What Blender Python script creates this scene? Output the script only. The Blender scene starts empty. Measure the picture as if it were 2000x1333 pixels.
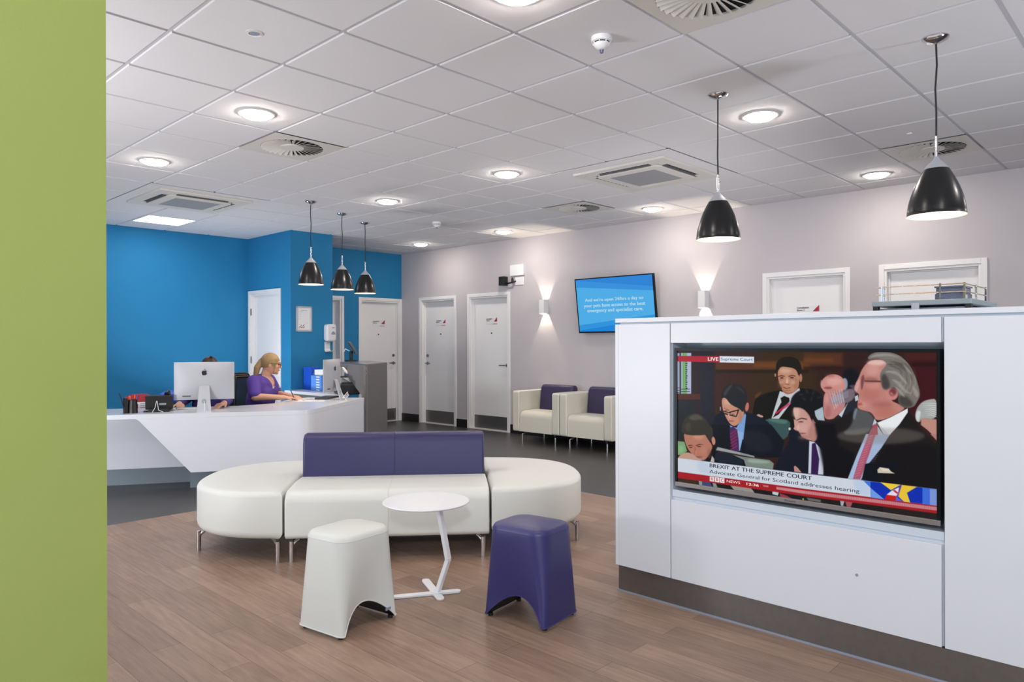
import bpy, bmesh, math, random
import numpy as np
from mathutils import Vector, Matrix
random.seed(7)
sc = bpy.context.scene
col = sc.collection
PI = math.pi
def R(d): return math.radians(d)

# ---------------------------------------------------------------- camera, world, big lights, exposure
cam_d = bpy.data.cameras.new('camera'); cam = bpy.data.objects.new('camera', cam_d); col.objects.link(cam)
cam_d.sensor_width = 36; cam_d.lens = 1411.76/2000*36; cam_d.shift_y = 4.3/2000; cam_d.clip_start = .05
YAW, ROLL, EYE = .7649, .0025, 1.335
fw = Vector((math.cos(YAW), math.sin(YAW), 0)); rt = Vector((math.sin(YAW), -math.cos(YAW), 0)); up = Vector((0, 0, 1))
r2 = rt*math.cos(ROLL) - up*math.sin(ROLL); u2 = rt*math.sin(ROLL) + up*math.cos(ROLL)
cam.matrix_world = Matrix(((r2.x, u2.x, -fw.x, 0), (r2.y, u2.y, -fw.y, 0), (r2.z, u2.z, -fw.z, EYE), (0, 0, 0, 1)))
sc.camera = cam
sc.view_settings.view_transform = 'Standard'; sc.view_settings.look = 'None'
sc.view_settings.exposure = -.3; sc.view_settings.gamma = 1.0; sc.view_settings.use_curve_mapping = False
world = bpy.data.worlds.new('daylight'); sc.world = world; world.use_nodes = True
world.node_tree.nodes['Background'].inputs[0].default_value = (.75, .87, 1, 1)
world.node_tree.nodes['Background'].inputs[1].default_value = 1.0

CEIL = 2.878
XR = 7.74; YB = 10.18; XL = -2.6; YF = -3.2
def area(name, loc, direction, sx, sy, power, color, spread=180):
    l = bpy.data.lights.new(name, 'AREA'); l.shape = 'RECTANGLE'; l.size = sx; l.size_y = sy
    l.energy = power; l.color = color; l.spread = R(spread)
    o = bpy.data.objects.new(name, l); col.objects.link(o); o.location = loc
    o.rotation_euler = Vector(direction).to_track_quat('-Z', 'Y').to_euler(); return o
area('window_daylight', (-.6, YF+.12, 1.55), (.25, 1, .16), 3.4, 2.2, 18, (.74, .86, 1))
area('window_daylight_side', (XL+.12, -.9, 1.55), (1, .25, .16), 2.6, 2.0, 52, (.74, .86, 1))
area('flash_lamp', (-1.31, -1.28, 2.42), (.62, .71, -.3), .32, .32, 86, (.88, .94, 1))
area('window_daylight_desk', (XL+.12, 5.6, 1.6), (1, .02, .25), 5.4, 2.1, 36, (.66, .8, 1))
area('low_flash_lamp', (4.42, -.75, .55), (-.1, .5, .86), .3, .3, 33, (.86, .92, 1))
area('fill_light_waiting', (5.6, 2.4, .9), (-.1, .97, .2), .6, .6, 34, (.97, .98, 1))  # added fill hidden behind the white unit, lifts the far wall and ceiling
area('fill_light_office', (3.6, 8.95, .4), (.35, -.25, .9), .5, .5, 34, (.95, .98, 1))  # unseen fill added low behind the desk to brighten the far ceiling
area('fill_light_camera', (-.9, -.9, 1.0), (.25, .3, .92), .6, .6, 56, (.8, .9, 1))  # fill added behind the camera, aimed up to lift the near ceiling
area('fill_light_desk', (-1.0, 4.6, .8), (.55, .3, .8), .6, .6, 150, (.97, .98, 1))  # extra fill added out of view behind the green wall for ceiling brightness

# ---------------------------------------------------------------- materials
def lin(c):
    if isinstance(c, str): c = [int(c[i:i+2], 16)/255 for i in (0, 2, 4)]
    return [v/12.92 if v <= .04045 else ((v+.055)/1.055)**2.4 for v in c]
MATS = {}
def mat(name, c, rough=.5, metal=0, emit=0, noise=0, nscale=40, bump=0, bscale=200, spec=.5, coat=0, trans=0, alpha=1):
    if name in MATS: return MATS[name]
    m = bpy.data.materials.new(name); m.use_nodes = True; nt = m.node_tree; b = nt.nodes['Principled BSDF']
    rgb = (*lin(c), 1)
    b.inputs['Base Color'].default_value = rgb; b.inputs['Roughness'].default_value = rough
    b.inputs['Metallic'].default_value = metal; b.inputs['Specular IOR Level'].default_value = spec
    b.inputs['Coat Weight'].default_value = coat; b.inputs['Transmission Weight'].default_value = trans
    b.inputs['Alpha'].default_value = alpha
    if emit:
        b.inputs['Emission Color'].default_value = rgb; b.inputs['Emission Strength'].default_value = emit
    tc = nt.nodes.new('ShaderNodeTexCoord')
    if noise:
        n = nt.nodes.new('ShaderNodeTexNoise'); n.inputs['Scale'].default_value = nscale; n.inputs['Detail'].default_value = 3
        nt.links.new(tc.outputs['Object'], n.inputs['Vector'])
        mx = nt.nodes.new('ShaderNodeMix'); mx.data_type = 'RGBA'; mx.blend_type = 'MULTIPLY'; mx.inputs[0].default_value = 1
        mr = nt.nodes.new('ShaderNodeMapRange'); mr.inputs[1].default_value = .25; mr.inputs[2].default_value = .75
        mr.inputs[3].default_value = 1-noise; mr.inputs[4].default_value = 1+noise*.4
        nt.links.new(n.outputs['Fac'], mr.inputs[0]); mx.inputs[6].default_value = rgb
        nt.links.new(mr.outputs[0], mx.inputs[7]); nt.links.new(mx.outputs[2], b.inputs['Base Color'])
    if bump:
        n = nt.nodes.new('ShaderNodeTexNoise'); n.inputs['Scale'].default_value = bscale; n.inputs['Detail'].default_value = 2
        nt.links.new(tc.outputs['Object'], n.inputs['Vector'])
        bp = nt.nodes.new('ShaderNodeBump'); bp.inputs['Strength'].default_value = bump; bp.inputs['Distance'].default_value = .002
        nt.links.new(n.outputs['Fac'], bp.inputs['Height']); nt.links.new(bp.outputs[0], b.inputs['Normal'])
    MATS[name] = m; return m

def floor_wood():
    m = bpy.data.materials.new('oak_vinyl_planks'); m.use_nodes = True; nt = m.node_tree; b = nt.nodes['Principled BSDF']
    N = nt.nodes.new; L = nt.links.new
    tc = N('ShaderNodeTexCoord'); sp = N('ShaderNodeSeparateXYZ'); cb = N('ShaderNodeCombineXYZ')
    L(tc.outputs['Object'], sp.inputs[0]); L(sp.outputs[1], cb.inputs[0]); L(sp.outputs[0], cb.inputs[1])
    br = N('ShaderNodeTexBrick'); L(cb.outputs[0], br.inputs[0]); br.offset = .37; br.offset_frequency = 2; br.squash_frequency = 1
    br.inputs['Scale'].default_value = 1; br.inputs['Brick Width'].default_value = 1.1; br.inputs['Row Height'].default_value = .13
    br.inputs['Mortar Size'].default_value = .0012; br.inputs['Mortar Smooth'].default_value = .1; br.inputs['Bias'].default_value = 0
    br.inputs['Color1'].default_value = (*lin('a08573'), 1); br.inputs['Color2'].default_value = (*lin('8a7161'), 1); br.inputs['Mortar'].default_value = (*lin('66503f'), 1)
    mp = N('ShaderNodeMapping'); mp.inputs['Scale'].default_value = (1.6, 17, 1); L(cb.outputs[0], mp.inputs[0])
    n1 = N('ShaderNodeTexNoise'); n1.inputs['Scale'].default_value = 2.6; n1.inputs['Detail'].default_value = 7; n1.inputs['Roughness'].default_value = .62; L(mp.outputs[0], n1.inputs['Vector'])
    mr = N('ShaderNodeMapRange'); mr.inputs[1].default_value = .3; mr.inputs[2].default_value = .7; mr.inputs[3].default_value = .74; mr.inputs[4].default_value = 1.14; L(n1.outputs['Fac'], mr.inputs[0])
    n2 = N('ShaderNodeTexNoise'); n2.inputs['Scale'].default_value = 1.7; n2.inputs['Detail'].default_value = 2; L(tc.outputs['Object'], n2.inputs['Vector'])
    mr2 = N('ShaderNodeMapRange'); mr2.inputs[1].default_value = .3; mr2.inputs[2].default_value = .7; mr2.inputs[3].default_value = .9; mr2.inputs[4].default_value = 1.08; L(n2.outputs['Fac'], mr2.inputs[0])
    mm = N('ShaderNodeMath'); mm.operation = 'MULTIPLY'; L(mr.outputs[0], mm.inputs[0]); L(mr2.outputs[0], mm.inputs[1])
    mx = N('ShaderNodeMix'); mx.data_type = 'RGBA'; mx.blend_type = 'MULTIPLY'; mx.inputs[0].default_value = 1
    L(br.outputs['Color'], mx.inputs[6]); L(mm.outputs[0], mx.inputs[7]); L(mx.outputs[2], b.inputs['Base Color'])
    b.inputs['Roughness'].default_value = .42; b.inputs['Specular IOR Level'].default_value = .4
    bp = N('ShaderNodeBump'); bp.inputs['Strength'].default_value = .08; bp.inputs['Distance'].default_value = .002; L(n1.outputs['Fac'], bp.inputs['Height']); L(bp.outputs[0], b.inputs['Normal'])
    return m
M_ceiltile = mat('mineral_ceiling_tile', 'dcdadd', .95, noise=.05, nscale=260, bump=.35, bscale=420)
M_grid = mat('ceiling_grid', 'bdbcc2', .6)
M_grille = mat('beige_grille', 'd2cec8', .6)
M_black = mat('black_void', '0b0c0e', .8)
M_wall = mat('warm_grey_paint', 'c1bbbf', .85, noise=.03, nscale=3, bump=.12, bscale=300)
M_blue = mat('blue_paint', '1a7db0', .75, noise=.03, nscale=3, bump=.12, bscale=300)
M_green = mat('olive_green_paint', '8a934a', .8, noise=.05, nscale=2.2, bump=.15, bscale=350)
M_white = mat('white_gloss_paint', 'eae8e8', .4)
M_leaf = mat('door_laminate', 'ebe9e9', .45)
M_skirt = mat('black_skirting', '15161a', .4)
M_steel = mat('brushed_steel', '8d8a88', .38, .9, noise=.08, nscale=30)
M_chrome = mat('chrome', 'd8d8dc', .12, 1)
M_alu = mat('brushed_aluminium', 'b4b6bd', .5, .15)
M_vinyl = mat('charcoal_vinyl', '3f3c3c', .36, noise=.14, nscale=5)
M_island = mat('white_matt_lacquer', 'dbdce1', .35)
M_desk = mat('white_solid_surface', 'dcdfe8', .22)
M_kick = mat('grey_plinth', '7c8892', .4, .2)
M_cream = mat('cream_leather', 'dbdcd7', .45, bump=.25, bscale=500)
M_cream2 = mat('warm_cream_leather', 'd3cfc2', .5, bump=.25, bscale=500)
M_purple = mat('purple_leather', '2a2656', .42, bump=.25, bscale=500)
M_purple2 = mat('aubergine_leather', '30274c', .42, bump=.25, bscale=500)
M_tableW = mat('white_powder_coat', 'ececf0', .35)
M_shade = mat('black_lacquer', '141416', .28)
M_shadeIn = mat('white_enamel_inside', 'fff3e2', .6)
M_cable = mat('black_flex', '18181a', .6)
M_dl = mat('downlight_glass', 'fff4e8', .4, emit=128)
M_led = mat('light_panel_diffuser', 'fbfdff', .4, emit=7)
M_bulb = mat('warm_bulb', 'ffe2bd', .4, emit=70)
M_ring = mat('downlight_ring', 'cfccca', .35)
M_plastic = mat('white_plastic', 'e4e4e6', .4)
M_plasticG = mat('grey_plastic', '8e96a6', .4)
M_blk = mat('black_plastic', '16171a', .4)
M_blkgloss = mat('black_gloss', '0b0c10', .12)
M_grey = mat('grey_textured_laminate', '6f6b6b', .6, noise=.16, nscale=60)
M_bezel = mat('tv_bezel', '0e1013', .35, spec=.2)
M_silver = mat('silver_trim', '8f8886', .35, .5)
M_red = mat('red_vinyl', 'ad1f2c', .5)
M_redsign = mat('crimson_print', 'a81f3a', .5)
M_blueF = mat('blue_board', '1550c8', .5)
M_blueL = mat('light_blue_tray', '5c97ec', .45)
M_paper = mat('paper', 'eeeef0', .7)
M_skin = mat('skin', 'd9a78c', .55)
M_purpleT = mat('purple_tunic_cloth', '5b42a0', .8, noise=.08, nscale=14)
M_trouser = mat('navy_trousers', '20222e', .8)
M_blond = mat('blonde_hair', 'a88a5e', .5, noise=.28, nscale=70)
M_brown = mat('dark_brown_hair', '3a2a22', .5, noise=.25, nscale=70)
M_mesh = mat('black_chair_mesh', '12202c', .8, alpha=.75)
M_niche = mat('niche_lining', 'c9d2dc', .4)
M_tray = mat('trolley_grey', '93a0a6', .4, .3)
M_copper = mat('polished_rail', 'd8c0a8', .2, .9)
M_clear = mat('clear_blue_plastic', '7d86a6', .15, trans=.55)
M_navy = mat('navy_print', '2b2f78', .5)

# ---------------------------------------------------------------- mesh helpers
class MB:
    def __init__(s): s.v = []; s.f = []
    def add(s, vs, fs):
        o = len(s.v); s.v += [tuple(v) for v in vs]; s.f += [tuple(i+o for i in f) for f in fs]; return s
    def box(s, x0, x1, y0, y1, z0, z1):
        return s.add([(x0, y0, z0), (x1, y0, z0), (x1, y1, z0), (x0, y1, z0), (x0, y0, z1), (x1, y0, z1), (x1, y1, z1), (x0, y1, z1)],
                     [(3, 2, 1, 0), (4, 5, 6, 7), (0, 1, 5, 4), (1, 2, 6, 5), (2, 3, 7, 6), (3, 0, 4, 7)])
    def prism(s, pts, z0, z1):                                   # pts: (x, y) outline
        n = len(pts)
        return s.add([(x, y, z0) for x, y in pts]+[(x, y, z1) for x, y in pts],
                     [tuple(range(n-1, -1, -1)), tuple(range(n, 2*n))]+[(i, (i+1) % n, n+(i+1) % n, n+i) for i in range(n)])
    def slab(s, pts, nrm, t):                                    # 3D outline pushed by nrm*t
        n = len(pts); q = [tuple(Vector(p)+Vector(nrm)*t) for p in pts]
        return s.add(list(pts)+q, [tuple(range(n-1, -1, -1)), tuple(range(n, 2*n))]+[(i, (i+1) % n, n+(i+1) % n, n+i) for i in range(n)])
    def lathe(s, prof, n=48, cx=0, cy=0, cap0=False, cap1=False):
        m = len(prof); vs = []
        for r, z in prof:
            for k in range(n):
                a = 2*PI*k/n; vs.append((cx+r*math.cos(a), cy+r*math.sin(a), z))
        fs = [(j*n+k, j*n+(k+1) % n, (j+1)*n+(k+1) % n, (j+1)*n+k) for j in range(m-1) for k in range(n)]
        if cap0: fs.append(tuple(range(n-1, -1, -1)))
        if cap1: fs.append(tuple((m-1)*n+k for k in range(n)))
        return s.add(vs, fs)
    def tube(s, pts, rad, n=10, sx=1, sy=1, caps=True):          # pts 3D, rad number or list, elliptical by sx,sy (side, up)
        pts = [Vector(p) for p in pts]; m = len(pts)
        rads = rad if isinstance(rad, (list, tuple)) else [rad]*m
        vs = []; prev = None
        for i, p in enumerate(pts):
            d = (pts[min(i+1, m-1)]-pts[max(i-1, 0)]).normalized()
            ref = Vector((0, 0, 1)) if abs(d.z) < .95 else Vector((0, 1, 0))
            a = d.cross(ref).normalized()
            if prev is not None:
                a = (prev - d*prev.dot(d)).normalized()
            prev = a; b = a.cross(d).normalized()
            for k in range(n):
                t = 2*PI*k/n; vs.append(tuple(p+a*(math.cos(t)*rads[i]*sx)+b*(math.sin(t)*rads[i]*sy)))
        fs = [(j*n+k, j*n+(k+1) % n, (j+1)*n+(k+1) % n, (j+1)*n+k) for j in range(m-1) for k in range(n)]
        if caps: fs += [tuple(range(n-1, -1, -1)), tuple((m-1)*n+k for k in range(n))]
        return s.add(vs, fs)
    def ball(s, c, r, n=16, m=10, rot=None):
        r = r if isinstance(r, (list, tuple)) else (r, r, r); vs = []; c = Vector(c)
        for j in range(m+1):
            ph = PI*j/m
            for k in range(n):
                t = 2*PI*k/n; v = Vector((r[0]*math.sin(ph)*math.cos(t), r[1]*math.sin(ph)*math.sin(t), r[2]*math.cos(ph)))
                if rot: v = rot @ v
                vs.append(tuple(c+v))
        return s.add(vs, [((j+1)*n+k, (j+1)*n+(k+1) % n, j*n+(k+1) % n, j*n+k) for j in range(m) for k in range(n)])
    def limb(s, a, b, ra, rb, n=14, k=7, ex=1, ey=1):            # tapered capsule
        a = Vector(a); b = Vector(b); d = (b-a).normalized(); P = []; Q = []
        for i in range(4): t = PI/2*i/4; P.append(a-d*ra*math.cos(t)); Q.append(max(ra*math.sin(t), .0008))
        for i in range(k+1): t = i/k; P.append(a+(b-a)*t); Q.append(ra+(rb-ra)*t)
        for i in range(1, 5): t = PI/2*i/4; P.append(b+d*rb*math.sin(t)); Q.append(max(rb*math.cos(t), .0008))
        return s.tube(P, Q, n, ex, ey)
    def pillow(s, out, z0, z1, rb, rt_, crown=.0, n=5):          # outline swept up with rounded lower and upper edges
        pts = [Vector((x, y)) for x, y in out]; m = len(pts); nr = []
        for i in range(m):
            t = (pts[(i+1) % m]-pts[i-1]).normalized(); nr.append(Vector((-t.y, t.x)))   # inward for ccw
        rings = []
        for k in range(n+1): a = PI/2*k/n; rings.append((rb*(1-math.sin(a)), z0+rb*(1-math.cos(a))))
        for k in range(n+1): a = PI/2*k/n; rings.append((rt_*(1-math.cos(a)), z1-rt_+rt_*math.sin(a)))
        c = sum(pts, Vector((0, 0)))/m; vs = []; fs = []
        for off, z in rings:
            for p, q in zip(pts, nr): v = p+q*off; vs.append((v.x, v.y, z))
        K = len(rings)
        if crown:
            for g in (.75, .45, .15):
                for p, q in zip(pts, nr):
                    v = c+(p+q*rt_-c)*g; vs.append((v.x, v.y, z1+crown*(1-g*g)))
            K += 3
        for j in range(K-1):
            for i in range(m): fs.append((j*m+i, j*m+(i+1) % m, (j+1)*m+(i+1) % m, (j+1)*m+i))
        fs.append(tuple(range(m-1, -1, -1))); fs.append(tuple((K-1)*m+i for i in range(m)))
        return s.add(vs, fs)

def rrect(x0, x1, y0, y1, r, n=6):
    P = []
    for cx, cy, a0 in ((x1-r, y1-r, 0), (x0+r, y1-r, 90), (x0+r, y0+r, 180), (x1-r, y0+r, 270)):
        for k in range(n+1): a = R(a0+90*k/n); P.append((cx+r*math.cos(a), cy+r*math.sin(a)))
    Q = []                                                       # add points along long straight runs
    for i, p in enumerate(P):
        q = P[(i+1) % len(P)]; Q.append(p); L = math.dist(p, q)
        for k in range(1, int(L/.06)): t = k/int(L/.06); Q.append((p[0]+(q[0]-p[0])*t, p[1]+(q[1]-p[1])*t))
    return Q
def obj(name, mb, m, parent=None, bevel=0, smooth=False, seg=2):
    me = bpy.data.meshes.new(name); me.from_pydata(mb.v, [], mb.f)
    mats = m if isinstance(m, (list, tuple)) else [m]
    for x in mats: me.materials.append(x)
    bm = bmesh.new(); bm.from_mesh(me); bmesh.ops.recalc_face_normals(bm, faces=bm.faces); bm.to_mesh(me); bm.free()
    me.update(); o = bpy.data.objects.new(name, me); col.objects.link(o)
    if parent: o.parent = parent
    if smooth:
        me.shade_smooth()
        if smooth != 'all': me.set_sharp_from_angle(angle=R(smooth if smooth is not True else 40))
    if bevel:
        b = o.modifiers.new('edge', 'BEVEL'); b.width = bevel; b.segments = seg; b.limit_method = 'ANGLE'; b.angle_limit = R(35)
    return o
def tag(o, label=None, cat=None, group=None, kind=None):
    if label: o['label'] = label
    if cat: o['category'] = cat
    if group: o['group'] = group
    if kind: o['kind'] = kind
    return o
def thing(name, label, cat, loc=(0, 0, 0), rz=0, group=None, kind=None):
    o = bpy.data.objects.new(name, None); col.objects.link(o); o.location = loc; o.rotation_euler = (0, 0, rz)
    return tag(o, label, cat, group, kind)
def copy_tree(o, parent=None):
    c = o.copy(); col.objects.link(c); c.parent = parent
    for ch in [x for x in bpy.data.objects if x.parent == o]: copy_tree(ch, c)
    return c
def struct(name, mb, m, parent=None, label=None, cat=None, **k):
    o = obj(name, mb, m, parent, **k); o['kind'] = 'structure'
    if label: tag(o, label, cat)
    return o
def text_mesh(body, m, name, parent, place, w, h, bold=0, align=None):
    """lettering as a flat mesh stretched to w x h; place(u, v) gives the 3D point"""
    cu = bpy.data.curves.new('t', 'FONT'); cu.body = body; cu.offset = 0; cu.resolution_u = 3
    if align: cu.align_x = align; cu.space_line = 1.0
    o = bpy.data.objects.new('t', cu); col.objects.link(o)
    dg = bpy.context.evaluated_depsgraph_get(); dg.update(); me = bpy.data.meshes.new_from_object(o.evaluated_get(dg))
    bpy.data.objects.remove(o); bpy.data.curves.remove(cu)
    xs = [v.co.x for v in me.vertices]; ys = [v.co.y for v in me.vertices]; x0, x1, y0, y1 = min(xs), max(xs), min(ys), max(ys)
    co = [((v.co.x-x0)/(x1-x0)*w, (v.co.y-y0)/(y1-y0)*h) for v in me.vertices]; fs = [tuple(f.vertices) for f in me.polygons]; n0 = len(co)
    sh = [0] if bold < .003 else [k*bold*h*1.6 for k in (-1, -.33, .33, 1)]; bpy.data.meshes.remove(me); me = bpy.data.meshes.new(name)   # heavier strokes for bold lettering
    me.from_pydata([tuple(place(u+d, v)) for d in sh for u, v in co], [], [tuple(i+k*n0 for i in f) for k in range(len(sh)) for f in fs]); me.update()
    me.materials.clear(); me.materials.append(m); me.name = name
    r = bpy.data.objects.new(name, me); col.objects.link(r); r.parent = parent; return r

# ---------------------------------------------------------------- room shell
GX, GY, T = 1.4065, 3.0782, .6
skip = set()
SW = [(2, 3), (2, -3), (8, 3), (8, -3)]                          # swirl diffuser tiles (j, i)
skip.update(SW); skip.add((3, 10))
for j0, i0 in ((6, 0), (2, 7)): skip.update({(j0, i0), (j0+1, i0), (j0, i0+1), (j0+1, i0+1)})
tiles = MB(); g = .011; b_ = .0035
for j in range(-7, 11):
    for i in range(-11, 12):
        x0, x1 = max(GX+T*j+g, XL), min(GX+T*(j+1)-g, XR); y0, y1 = max(GY+T*i+g, YF), min(GY+T*(i+1)-g, YB)
        if (j, i) in skip or x1-x0 < .03 or y1-y0 < .03: continue
        z0, z1 = CEIL, CEIL+.008
        tiles.add([(x0, y0, z1), (x1, y0, z1), (x1, y1, z1), (x0, y1, z1), (x0+b_, y0+b_, z0), (x1-b_, y0+b_, z0), (x1-b_, y1-b_, z0), (x0+b_, y1-b_, z0)],
                  [(4, 5, 6, 7), (0, 1, 5, 4), (1, 2, 6, 5), (2, 3, 7, 6), (3, 0, 4, 7)])
ceiling = struct('ceiling', tiles, M_ceiltile, label='white suspended ceiling of square mineral tiles', cat='ceiling')
gr = MB()
gr.box(XL-.1, XR+.1, YF-.1, YB+.1, CEIL+.008, CEIL+.2)
obj('ceiling_grid', gr, M_grid, ceiling)

fl = MB().box(XL, 5.1, YF, 5.83, -.05, 0)
struct('floor', fl, floor_wood(), label='brown wood plank floor in the waiting area', cat='floor')
fl = MB().box(5.1, XR+.15, YF, 5.83, -.05, 0).box(XL, XR+.15, 5.83, YB+.1, -.05, 0)
struct('floor_vinyl', fl, M_vinyl, label='charcoal vinyl floor around the desk and doors', cat='floor')

def wall_run(a0, a1, openings, top=CEIL+.02):
    """segments (lo, hi, z0, z1) of a wall between openings (lo, hi, ztop)"""
    out = []; p = a0
    for lo, hi, zt in sorted(openings):
        out.append((p, lo, 0, top)); out.append((lo, hi, zt, top)); p = hi
    out.append((p, a1, 0, top)); return out
DH = 2.055
R_OPEN = [(1.48, 2.30, DH), (2.673, 3.505, DH), (7.51, 8.35, DH), (8.705, 9.55, DH)]
wr = MB()
for lo, hi, z0, z1 in wall_run(YF, YB, R_OPEN): wr.box(XR, XR+.14, lo, hi, z0, z1)
struct('wall_right', wr, M_wall, label='pale warm grey wall with the row of consulting room doors', cat='wall')
wb = MB().box(XL, 4.99, YB, YB+.14, 0, CEIL+.02)
struct('wall_back', wb, M_blue, label='blue wall behind the reception desk', cat='wall')
wb = MB()
for lo, hi, z0, z1 in wall_run(5.64, XR, [(5.74, 6.52, DH), (6.90, 7.69, DH)]): wb.box(lo, hi, 10.09, 10.23, z0, z1)
struct('wall_back_recess', wb, M_blue, label='blue end wall around the far consulting room door', cat='wall')
wp = MB().box(4.99, 5.64, 8.94, 9.06, 0, CEIL+.02).box(5.52, 5.64, 9.06, 10.09, 0, CEIL+.02)
for lo, hi, z0, z1 in wall_run(9.06, YB, [(9.25, 10.10, DH)]): wp.box(4.99, 5.11, lo, hi, z0, z1)
struct('wall_pier', wp, M_blue, label='blue projecting pier carrying the notice frame and dispenser', cat='wall')
wg = MB().box(XL, .4555, 1.5, 1.66, 0, CEIL+.02)
struct('wall_green', wg, M_green, label='olive green wall end close to the viewer', cat='wall')
wl = MB()
for lo, hi, z0, z1 in wall_run(YF, YB, [(-2.3, .5, 2.6), (2.9, 8.3, 2.7)]): wl.box(XL-.14, XL, lo, hi, z0, z1)
wl.box(XL-.14, XL, -2.3, .5, 0, .5).box(XL-.14, XL, 2.9, 8.3, 0, .5)
struct('wall_left', wl, M_wall)
wf = MB()
for lo, hi, z0, z1 in wall_run(XL, XR, [(-2.3, 1.2, 2.7)]): wf.box(lo, hi, YF-.14, YF, z0, z1)
wf.box(-2.3, 1.2, YF-.14, YF, 0, .4)
struct('wall_front', wf, M_wall)
M_glass = mat('window_glass', 'f4f8ff', .05, trans=1)
for n_, mbx, fr in (('window_1', MB().box(-2.3, 1.2, YF-.08, YF-.07, .4, 2.7), MB().box(-2.3, 1.2, YF-.1, YF-.04, .4, .46).box(-2.3, 1.2, YF-.1, YF-.04, 2.64, 2.7).box(-.58, -.52, YF-.1, YF-.04, .46, 2.64)),
                    ('window_2', MB().box(XL-.08, XL-.07, -2.3, .5, .5, 2.6), MB().box(XL-.1, XL-.04, -2.3, .5, .5, .56).box(XL-.1, XL-.04, -2.3, .5, 2.54, 2.6).box(XL-.1, XL-.04, -.93, -.87, .56, 2.54)),
                    ('window_3', MB().box(XL-.08, XL-.07, 2.9, 8.3, .5, 2.7), MB().box(XL-.1, XL-.04, 2.9, 8.3, .5, .56).box(XL-.1, XL-.04, 2.9, 8.3, 2.64, 2.7).box(XL-.1, XL-.04, 4.67, 4.73, .56, 2.64).box(XL-.1, XL-.04, 6.47, 6.53, .56, 2.64))):
    w_ = struct(n_, mbx, M_glass); obj('window_frame', fr, M_white, w_)
sk = MB()
for lo, hi in ((YF, 1.43), (2.35, 2.623), (3.555, 7.46), (8.40, 8.655), (9.60, 10.09)): sk.box(XR-.012, XR, lo, hi, 0, .13)
struct('baseboard_right', sk, M_skirt, label='black skirting along the grey wall', cat='skirting', bevel=.003)
sk = MB().box(XL, 4.99, YB-.012, YB, 0, .13)
struct('baseboard_back', sk, M_skirt)
sk = MB().box(6.575, 6.855, 10.078, 10.09, 0, .13).box(4.99, 5.652, 8.928, 8.94, 0, .13)
struct('baseboard_pier', sk, M_skirt)

def door(n, loc, rz, w, label, handle=1, kick=True, sign=None, recess=.06, peep=True, hinges=False, keyed=True):
    """opening centred on x; y runs into the wall"""
    t = thing('door_%d' % n, label, 'door', loc, rz, kind='structure'); h = w/2
    f = MB(); a = .05
    f.box(-h-a, -h, -.016, 0, 0, DH+a).box(h, h+a, -.016, 0, 0, DH+a).box(-h, h, -.016, 0, DH, DH+a)
    f.box(-h-.002, -h+.022, -.004, .14, 0, DH).box(h-.022, h+.002, -.004, .14, 0, DH).box(-h+.022, h-.022, -.004, .14, DH-.022, DH)
    f.box(-h+.022, -h+.036, recess-.02, recess, 0, DH-.022).box(h-.036, h-.022, recess-.02, recess, 0, DH-.022).box(-h+.036, h-.036, recess-.02, recess, DH-.036, DH-.022)
    obj('door_frame', f, M_white, t, bevel=.003)
    lf = MB().box(-h+.023, h-.023, recess, recess+.044, .008, DH-.024); leaf = obj('door_leaf', lf, M_leaf, t, bevel=.002)
    th = MB().box(-h, h, -.01, .1, 0, .007); obj('threshold', th, M_ring, t)
    if kick: obj('kick_plate', MB().box(-h+.03, h-.03, recess-.002, recess, .014, .215), M_steel, t)
    if handle:
        x = handle*(h-.085); hd = MB().tube([(x, recess, 1.0), (x, recess-.05, 1.0), (x-handle*.02, recess-.058, 1.0), (x-handle*.12, recess-.058, 1.0)], .009, 8)
        hd.lathe([(.001, 0), (.026, 0), (.026, .008), (.001, .008)], 20)
        for i in range(len(hd.v)-80, len(hd.v)): vx, vy, vz = hd.v[i]; hd.v[i] = (x+vx, recess-vz, 1.0+vy)
        obj('handle', hd, M_steel, t, smooth=True)
        if keyed:
            k = MB().lathe([(.001, 0), (.026, 0), (.024, .012), (.001, .012)], 20); k.v = [(x+a_, recess-c_, 1.13+b2) for a_, b2, c_ in k.v]
            obj('lock', k, M_steel, t, smooth=True)
    if hinges:
        hg = MB()
        for z in (.25, 1.05, 1.75): hg.box(-h+.012, -h+.03, -.008, .0, z, z+.1)
        obj('hinge', hg, M_steel, t)
    if peep:
        p = MB().lathe([(.001, 0), (.011, 0), (.011, .006), (.001, .006)], 16); p.v = [(a_, recess-c_, 1.49+b2) for a_, b2, c_ in p.v]
        obj('peephole', p, M_blk, t)
    if sign:
        y = recess-.004
        s = obj('door_sign', MB().box(-.125, .125, y, recess, 1.63, 1.73), M_plastic, t, bevel=.001)
        yy = y-.0015
        obj('sign_wedge', MB().add([(.055, yy, 1.668), (.125, yy, 1.668), (.125, yy, 1.736)], [(0, 1, 2)]).add([(.03, yy, 1.63), (.125, yy, 1.63), (.125, yy, 1.636), (.03, yy, 1.636)], [(0, 1, 2, 3)]), M_redsign, s)
        text_mesh('Consultation\nRoom %s' % sign, M_redsign, 'sign_lettering', s, lambda u, v: Vector((-.11+u, yy, 1.675+v)), .125, .046, .01)
    return t
door(1, (4.99, 9.675, 0), -PI/2, .85, 'white door in the side of the blue pier, behind the blonde receptionist', handle=0, kick=False, peep=False, hinges=True)
door(2, (6.13, 10.09, 0), 0, .78, 'white door half hidden behind the blue pier', handle=0, kick=False, peep=False, recess=.09)
door(3, (7.295, 10.09, 0), 0, .79, 'white consulting room door in the blue end wall', 1, True, '5')
door(4, (XR, 9.1275, 0), -PI/2, .845, 'white door with lever on its left, nearest the corner of the grey wall', -1, True, '4', recess=.07)
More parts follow.
